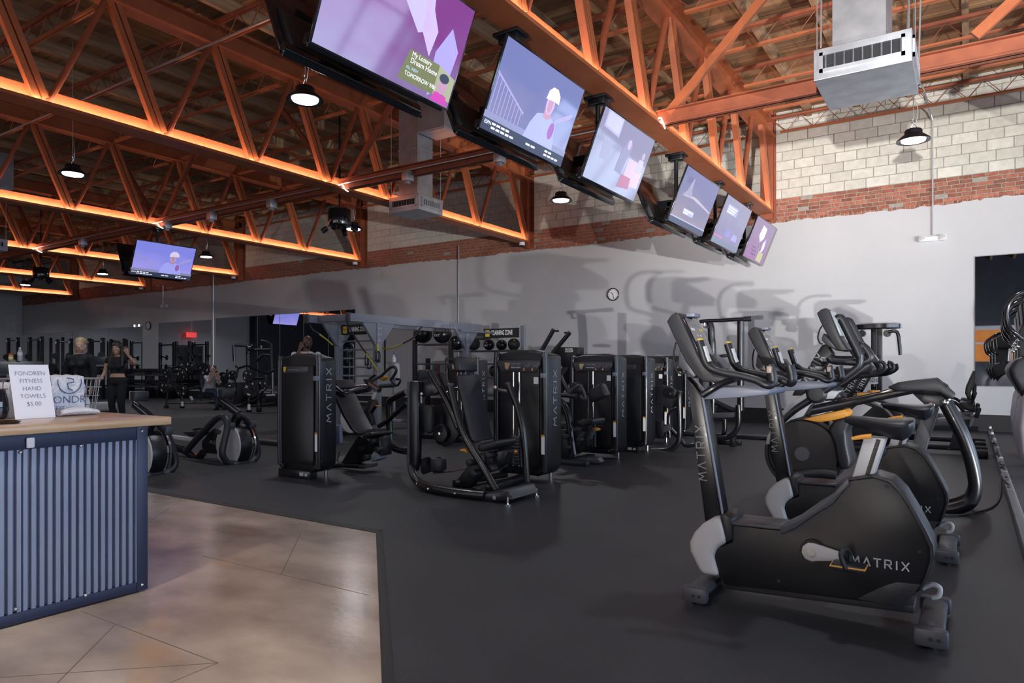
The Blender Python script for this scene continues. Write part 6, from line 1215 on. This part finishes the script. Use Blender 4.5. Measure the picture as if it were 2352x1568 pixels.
# ================================================================= ROWERS
K = KK(330, 880, 6.817)
def rower(label):
    y = 5.3; t = thing('rowing_machine', label, 'rowing machine', (-8.4, 5.3, 0), 'rowing machines')
    X = lambda pts, x: [atx(a, b, x) for a, b in K(pts)]
    c = aty(*K([(1400, 950)])[0], 5.3); wh = ob('flywheel_cage', MB().cyl((c.x, 5.22, c.z), (c.x, 5.4, c.z), .265, 40, bev=.02), blk_m, t); ob('wheel_rim', MB().lathe([(.255, 0), (.27, .0), (.27, .025), (.255, .025), (.255, 0)], 40, Matrix.Translation((c.x, 5.44, c.z)) @ Matrix.Rotation(pi/2, 4, 'X'), False), steel, wh); ob('wheel_dish', MB().lathe([(.26, 0), (.25, .012), (.1, .03), (0, .032)], 36, Matrix.Translation((c.x+.02, 5.215, c.z)) @ Matrix.Rotation(pi/2, 4, 'X')), silver, wh)
    body = pr('drive_housing', K([(905, 900), (1000, 800), (1060, 740), (1150, 720), (1250, 780), (1330, 850), (1330, 1100), (1220, 1120), (960, 1090), (900, 1000)]), 5.2, .18, blk_m, t, .015)
    pr('housing_cap', K([(1060, 735), (1120, 700), (1250, 760), (1300, 800), (1240, 830), (1130, 790)]), 5.195, .19, mgrey, t, .008)
    lg = MB(); a, b = aty(*K([(1035, 945)])[0], 5.198), aty(*K([(1300, 985)])[0], 5.198); logo(lg, a, b-a, Vector((-(b-a).z, 0, (b-a).x)), .045, (b-a).length); ob('lettering', lg, letter, body, 0)
    tb('near_frame', [(660, 1065), (720, 1000), (850, 850), (1000, 690), (1120, 570), (1200, 525), (1260, 530), (1310, 600), (1315, 690)] and K([(660, 1065), (720, 1000), (850, 850), (1000, 690), (1120, 570), (1200, 525), (1260, 530), (1310, 600), (1315, 690)]), 5.12, .042, dgrey, t, 12)
    ob('near_leg', MB().tube(sm(X([(1318, 640), (1300, 760), (1265, 900), (1235, 1040), (1240, 1130), (1290, 1215), (1350, 1250), (1430, 1262)], -7.5), 4), .04, 12), dgrey, t)
    ob('far_leg', MB().tube(sm(X([(1480, 500), (1560, 530), (1630, 600), (1690, 700), (1740, 850), (1780, 1010), (1785, 1100), (1750, 1170), (1680, 1222)], -7.5), 4), .04, 12), dgrey, t)
    ob('cross_bar', MB().tube(X([(1430, 1262), (1680, 1222)], -7.5), .03, 10), dgrey, t)
    for q in ((1440, 1258), (1675, 1222)): c2 = atx(*K([q])[0], -7.48); ob('bar_knob', MB().ball(c2, .045, n=12), mgrey, t)
    for q in ((1355, 665), (1690, 640)): c2 = atx(*K([q])[0], -7.5); ob('handle_rest', MB().box(c2.x-.04, c2.x+.04, c2.y-.05, c2.y+.05, c2.z-.04, c2.z+.04, .015), mgrey, t)
    ob('leg_label', MB().obox(atx(*K([(1690, 850)])[0], -7.455), atx(*K([(1715, 940)])[0], -7.455), .002, .03), silver, t, 0)
    ob('mast', MB().obox(aty(*K([(1380, 720)])[0], 5.3), aty(*K([(1490, 480)])[0], 5.3), .08, .11, .02), blk, t); ob('monitor_arm', MB().obox(aty(*K([(1500, 480)])[0], 5.3), aty(*K([(1205, 260)])[0], 5.3), .06, .085, .015), blk, t)
    ob('arm_edge', MB().tube(Y(K([(1470, 455), (1210, 265)]), 5.265), .006, 6), pale, t); mo = ob('monitor', MB().prism(Y(K([(1150, 85), (1165, 220), (1245, 235), (1250, 90)]), 5.22), (0, .16, 0), .012), dgrey, t); ob('monitor_edge', MB().prism(Y(K([(1150, 85), (1150, 205), (1162, 215), (1160, 85)]), 5.215), (0, .17, 0), .003), pale, mo)
    tb('boom', K([(655, 1060), (760, 1130), (830, 1160), (890, 1130), (930, 1080)]), 5.3, .05, blk, t)
    r0, r1 = aty(*K([(660, 850)])[0], 5.3), aty(*K([(180, 790)])[0], 5.3); d = (r1-r0).normalized(); ob('slide_rail', MB().obox(r0+Vector((.25, 0, -.02)), r0+d*1.35, .06, .05, .008), silver, t); ob('lower_rail', MB().obox(aty(*K([(660, 1050)])[0], 5.3), aty(*K([(200, 850)])[0], 5.3)+Vector((-.3, 0, 0)), .07, .09, .01), blk_m, t)
    pr('seat', K([(580, 770), (640, 755), (900, 745), (930, 770), (860, 815), (720, 840), (660, 810)]), 5.18, .24, vinyl, t, .02); tb('foot_handle', K([(790, 720), (860, 708), (960, 705)]), 5.2, .02, vinyl, t)
    ob('rear_foot', MB().box(-9.55, -9.4, 5.05, 5.55, 0, .05, .015).box(-9.52, -9.44, 5.26, 5.34, .03, .38, .01), blk, t)
    return t
rw = rower('rowing machine with lettered black housing in front of the plate racks'); copy_tree(rw, T(.0, -1.09, 0), 'rowing machine half hidden behind the end of the front desk')
t = thing('step_bench', 'low padded bench behind the shoulder press tower', 'bench', (-8.3, 7.0, 0)); q = aty(600, 1005, 6.9)
ob('pad', MB().box(q.x, q.x+.9, 6.75, 7.15, q.z-.13, q.z, .04, seg=3), vinyl, t); ob('legs', MB().obox((q.x+.1, 6.95, q.z-.12), (q.x+.05, 6.95, .03), .3, .06, .01), blk, t); ob('legs', MB().obox((q.x+.8, 6.95, q.z-.12), (q.x+.85, 6.95, .03), .3, .06, .01), blk, t); ob('base', MB().box(q.x-.05, q.x+.95, 6.92, 6.98, 0, .05, .01), blk, t)
# ================================================================= FREE WEIGHTS
plm = mat('plate_rubber', (.013, .013, .015), .45); 
def plate_mesh():
    P_ = MB().lathe([(.03, -.02), (.09, -.024), (.1, -.012), (.19, -.012), (.2, -.025), (.22, -.022), (.225, 0), (.22, .022), (.2, .025), (.19, .012), (.1, .012), (.09, .024), (.03, .02), (.03, -.02)], 28, Matrix.Rotation(pi/2, 4, 'X'), False)
    return P_.mesh('weight_plate', plm, 38)
pme = plate_mesh(); m = MB(); text(m, '45', (.0, -.026, .12), (1, 0, 0), (0, 0, 1), .06, .001, 'CENTER', .03); m.quad((-.045, -.027, -.165), (.045, -.027, -.165), (.045, -.027, -.125), (-.045, -.027, -.125)); logo(m, (-.17, -.0135, -.03), (1, 0, 0), (0, 0, 1), .06, .07, 'X', .3, .001); pmk = m.mesh('plate_marks', white_l, 0)
def plate(px, py, rpx, dep, label, rot=0, tilt=0):
    c = atd(px, py, dep); s = rpx*dep/F/.225; t = thing('weight_plate', label, 'weight plate', c, 'weight plates on the far machines')
    for nm, me in (('disc', pme), ('lettering', pmk)):
        o = link(nm, me, t); o.matrix_parent_inverse = Matrix.Identity(4); o.matrix_basis = Matrix.Rotation(YAW-.25+tilt, 4, 'Z') @ Matrix.Rotation(rot, 4, 'Y') @ Matrix.Diagonal((s, 1, s, 1))
L1 = 'black weight plate with white marks on the left plate machine'; L2 = 'black weight plate with white marks on the right plate machine'; L3 = 'black weight plate with white marks on the plate tree between the machines'
for px, py, r, rot in ((385, 857, 11, .3), (417, 862, 13, 2), (378, 890, 13, .8), (417, 897, 14, 4), (436, 843, 14, 1), (469, 847, 15, 5)): plate(px, py, r, 20.2, L1, rot)
for px, py, r, rot in ((512, 868, 14, .5), (535, 862, 12, 1.5)): plate(px, py, r, 20.6, L3, rot)
for px, py, r, rot in ((570, 863, 14, 1), (530, 895, 15, 3), (577, 893, 21, .4), (604, 885, 13, 2.4)): plate(px, py, r, 18.4, L2, rot)
def D(pts, dep): return [atd(px, py, dep) for px, py in pts]
def frame(name, label, tubes, dep, r=.032):
    t = thing(name, label, 'weight machine', atd(tubes[0][0][0], 900, dep)*1.0); t.location.z = 0; WM[t] = Matrix.Translation(t.location)
    for i, q in enumerate(tubes): ob('frame_tube', MB().tube(D(q, dep), r, 8), blk if i else dgrey, t)
    return t
G = KK(330, 760, 7.587)
t = frame('plate_machine', 'plate-loaded machine with angled arms and a seated user', [G([(450, 620), (480, 660), (430, 900), (400, 1240), (395, 1320)]), G([(480, 650), (610, 610), (700, 650), (930, 690), (1150, 700), (1290, 715)]), G([(600, 300), (740, 560), (900, 640)]), G([(745, 290), (860, 460), (960, 600)]), G([(395, 1250), (700, 1250), (1000, 1240), (1250, 1250)]), G([(500, 910), (590, 960)]), G([(960, 690), (1000, 1000), (1020, 1230)]), G([(660, 1110), (670, 1310)]), G([(760, 1020), (900, 980), (1000, 960)]), G([(230, 1100), (300, 900)])], 20.4)
for q in ((395, 1320), (670, 1310)): c = atd(*G([q])[0], 20.4); ob('foot', MB().box(c.x-.05, c.x+.05, c.y-.05, c.y+.05, 0, max(.08, c.z), .005), blk, t)
ob('grip_sleeve', MB().tube(D(G([(672, 1230), (675, 1310)]), 20.3), .036, 10), white, t); ob('back_pad', MB().obox(atd(*G([(1040, 850)])[0], 20.2), atd(*G([(1070, 1120)])[0], 20.2), .3, .09, .02), navy, t); ob('grip_sleeve', MB().tube(D(G([(815, 1140), (850, 1205)]), 20.3), .04, 10), silver, t)
c = atd(*G([(1150, 1130)])[0], 20.3); ob('seat', MB().box(c.x-.25, c.x+.2, c.y-.2, c.y+.2, c.z-.05, c.z+.04, .03), vinyl, t)
t = frame('plate_machine', 'plate-loaded machine loaded with large plates behind the rower', [G([(1600, 610), (1650, 650), (1580, 900), (1540, 1300)]), G([(1650, 650), (1800, 600), (2000, 690), (2150, 740), (2290, 680)]), G([(1830, 1160), (1835, 1370)]), G([(1560, 1320), (1900, 1220), (2150, 1120)]), G([(1540, 1300), (1700, 1310), (2000, 1300), (2290, 1260)]), G([(1930, 830), (2110, 820)]), G([(2130, 760), (2135, 900), (2000, 1250)]), G([(2000, 1240), (2010, 1330)])], 18.6)
ob('grip_sleeve', MB().tube(D(G([(1835, 1275), (1835, 1370)]), 18.4), .036, 10), white, t); ob('steel_peg', MB().tube(D(G([(2050, 1030), (2290, 1030)]), 18.4), .025, 10), steel, t); ob('steel_peg', MB().tube(D(G([(2140, 1120), (2290, 1115)]), 18.4), .03, 10), silver, t)
for q in ((1540, 1310), (1835, 1370), (2010, 1330)): c = atd(*G([q])[0], 18.6); ob('foot', MB().box(c.x-.05, c.x+.05, c.y-.05, c.y+.05, 0, max(.06, c.z), .005), blk, t)
t = frame('multi_station', 'tall black multi-station frame with pulleys by the long mirror', [G([(2050, 165), (2130, 180), (2220, 220), (2235, 700)]), G([(1565, 245), (1580, 530)]), G([(1590, 250), (1740, 250), (1800, 260)]), G([(1800, 240), (1810, 520), (1810, 900)]), G([(1800, 325), (2210, 320)]), G([(2235, 700), (2240, 1100)]), G([(1970, 520), (2080, 410), (2220, 425)]), G([(2100, 430), (2180, 560)]), G([(2040, 250), (2040, 320)])], 21.5, .045)
for q in ((1800, 290), (1855, 250), (1800, 372)): c = atd(*G([q])[0], 21.4); ob('pulley', MB().cyl(c, c+Vector((0, .05, 0)), .05, 12), steel, t)
for q in ((1810, 900), (2240, 1100)): c = atd(*G([q])[0], 21.5); ob('foot', MB().box(c.x-.06, c.x+.06, c.y-.4, c.y+.3, 0, max(.06, c.z), .005), blk, t)
t = frame('plate_tree', 'black plate tree standing between the two plate-loaded machines', [[(522, 848), (521, 922)], [(500, 868), (526, 868)], [(522, 860), (545, 862)], [(505, 921), (540, 921)]], 20.75, .035)
for px in (505, 540): c = atd(px, 921, 20.75); ob('foot', MB().box(c.x-.05, c.x+.05, c.y-.05, c.y+.05, 0, max(.06, c.z), .005), blk, t)
# dumbbell rack along the wall, each dumbbell its own thing
yd = 14.9; xa, xb = aty(296, 880, yd).x, aty(398, 880, yd).x
t = thing('dumbbell_rack', 'long two-tier dumbbell rack below the far mirrors', 'rack', ((xa+xb)/2, yd, 0))
for z in (.50, .94): ob('tier', MB().prism([(xa, yd-.3, z-.06), (xa, yd-.3, z-.03), (xa, yd+.2, z+.06), (xa, yd+.2, z+.03)], (xb-xa, 0, 0)), mgrey, t, 0)
for x in (xa+.1, (xa+xb)/2, xb-.1): ob('leg', MB().box(x-.05, x+.05, yd-.2, yd+.15, 0, 1.0, .01), blk, t)
hd = MB().cyl((-0, -.16, 0), (0, -.05, 0), .075, 8).mesh('head', plm, 30); hd2 = MB().cyl((0, .05, 0), (0, .16, 0), .075, 8).mesh('head', plm, 30); hn = MB().cyl((0, -.06, 0), (0, .06, 0), .018, 8).mesh('handle', steel, 30)
nd = int((xb-xa)/.21)
for tier, z in enumerate((.645, 1.08)):
    for k in range(nd):
        g = thing('dumbbell', 'black dumbbell on the %s tier of the far dumbbell rack' % ('lower', 'upper')[tier], 'dumbbell', (xa+.14+k*.21, yd-.02, z), ('lower', 'upper')[tier]+' tier dumbbells')
        for nm, me in (('head', hd), ('head', hd2), ('handle', hn)): o = link(nm, me, g); o.matrix_parent_inverse = Matrix.Identity(4)
# squat racks in the far corner
def squat(pxa, pxb, ptop, y, label):
    a, b = aty(pxa, ptop, y), aty(pxb, ptop, y); t = thing('squat_rack', label, 'squat rack', ((a.x+b.x)/2, y, 0)); zt = a.z
    for q in (a.x, b.x):
        u = ob('upright', MB().box(q-.06, q+.06, y-.06, y+.06, 0, zt, .006), blk, t); ob('base_leg', MB().box(q-.05, q+.05, y-.2, y+.9, 0, .08, .01), blk, t); ob('rear_upright', MB().box(q-.05, q+.05, y+.75, y+.85, 0, zt, .006), blk, t)
        ob('hole_tag', MB().box(q-.05, q+.05, y-.064, y-.06, zt-.18, zt-.1), silver, u, 0); ob('plate_peg', MB().obox((q, y+.05, 1.75), (q+.3, y-.1, 1.65), .05, .05), blk, t); ob('stored_plate', MB().cyl((q+.22, y-.15, 1.66), (q+.26, y-.19, 1.66), .12, 16), plm, t)
        ob('stored_plate', MB().cyl((q+.12, y-.2, 1.15), (q+.13, y-.26, 1.15), .225, 20), plm, t)
    ob('pull_bar', MB().cyl((a.x-.12, y, zt-.12), (b.x+.12, y, zt-.12), .03, 10), blk, t); ob('safety_bar', MB().box(a.x-.05, b.x+.05, y-.04, y+.04, .55, .62), blk, t)
    ob('barbell', MB().cyl((a.x-.25, y-.14, 1.3), (b.x+.25, y-.14, 1.3), .016, 8), steel, t)
    return t
squat(19, 41, 776, 13.4, 'black squat rack nearest the corner of the end wall'); squat(69, 96, 774, 13.4, 'black squat rack second from the corner of the end wall'); squat(132, 163, 779, 13.4, 'black squat rack beside the blonde woman'); squat(206, 236, 777, 13.4, 'black squat rack between the two women')
# treadmills behind the desk, seen past the people
def tread(px, dep, label, zc=1.25):
    c = atd(px, 800, dep); x, y = c.x, c.y; t = thing('treadmill', label, 'treadmill', (x, y, 0), 'treadmills behind the desk')
    ob('deck', MB().box(x-1.7, x+.1, y-.38, y+.38, .08, .2, .03), dgrey, t); ob('belt', MB().box(x-1.65, x-.25, y-.26, y+.26, .2, .206), base_black, t); ob('hood', MB().box(x-.3, x+.15, y-.36, y+.36, .15, .36, .06, seg=3), silver, t)
    for s in (-1, 1): ob('upright', MB().obox((x-.1, y+s*.38, .15), (x-.35, y+s*.38, zc-.1), .06, .1, .012), mgrey, t); ob('hand_rail', MB().tube(sm([(x-.35, y+s*.38, zc-.12), (x-.6, y+s*.38, zc-.12), (x-.85, y+s*.38, zc-.2)], 3), .025, 8), vinyl, t)
    cn = ob('console', MB().prism([(x-.2, y-.36, zc-.18), (x-.15, y-.36, zc-.1), (x-.3, y-.36, zc+.12), (x-.36, y-.36, zc+.1), (x-.5, y-.36, zc-.14)], (0, .72, 0), .03), dgrey, t); ob('display', MB().box(x-.16, x-.14, y-.2, y+.2, zc-.14, zc-.09, .004), pale, cn)
    ob('foot', MB().box(x-1.6, x-1.5, y-.3, y+.3, 0, .09).box(x-.1, x, y-.3, y+.3, 0, .09), blk, t)
tread(228, 16.5, 'treadmill standing just behind the two women', 1.35); tread(60, 10.5, 'treadmill behind the hand towel sign', 1.17)
for px, nm, cat_, lb in ((74, 'water_bottle', 'bottle', 'clear plastic water bottle standing on the console behind the sign'), (37, 'supplement_can', 'can', 'small yellow and red can standing on the console behind the sign')):
    q = atd(px, 800, 10.5); c = atd(60, 800, 10.5); q = c+(q-c)*.9; q.x = c.x-.33; zt = 1.285
    t = thing(nm, lb, cat_, (q.x, q.y, zt)); M_ = T(q.x, q.y, zt)
    if px == 74:
        ob('bottle', MB().lathe([(.032, 0), (.034, .01), (.034, .06), (.03, .08), (.034, .1), (.034, .13), (.014, .175), (.014, .19)], 16, M_), mat('clear_plastic', (.55, .57, .66), .15, alpha=.75), t); ob('cap', MB().cyl((q.x, q.y, zt+.19), (q.x, q.y, zt+.208), .015, 12), white, t); ob('label_band', MB().cyl((q.x, q.y, zt+.085), (q.x, q.y, zt+.13), .0345, 16), white_l, t)
    else: ob('can', MB().cyl((q.x, q.y, zt), (q.x, q.y, zt+.09), .03, 16, bev=.004), yellow, t); ob('lid', MB().cyl((q.x, q.y, zt+.09), (q.x, q.y, zt+.115), .027, 16), mat('lid_red', (.55, .04, .03), .5), t); ob('label_band', MB().cyl((q.x, q.y, zt+.03), (q.x, q.y, zt+.06), .0305, 16), white_l, t)
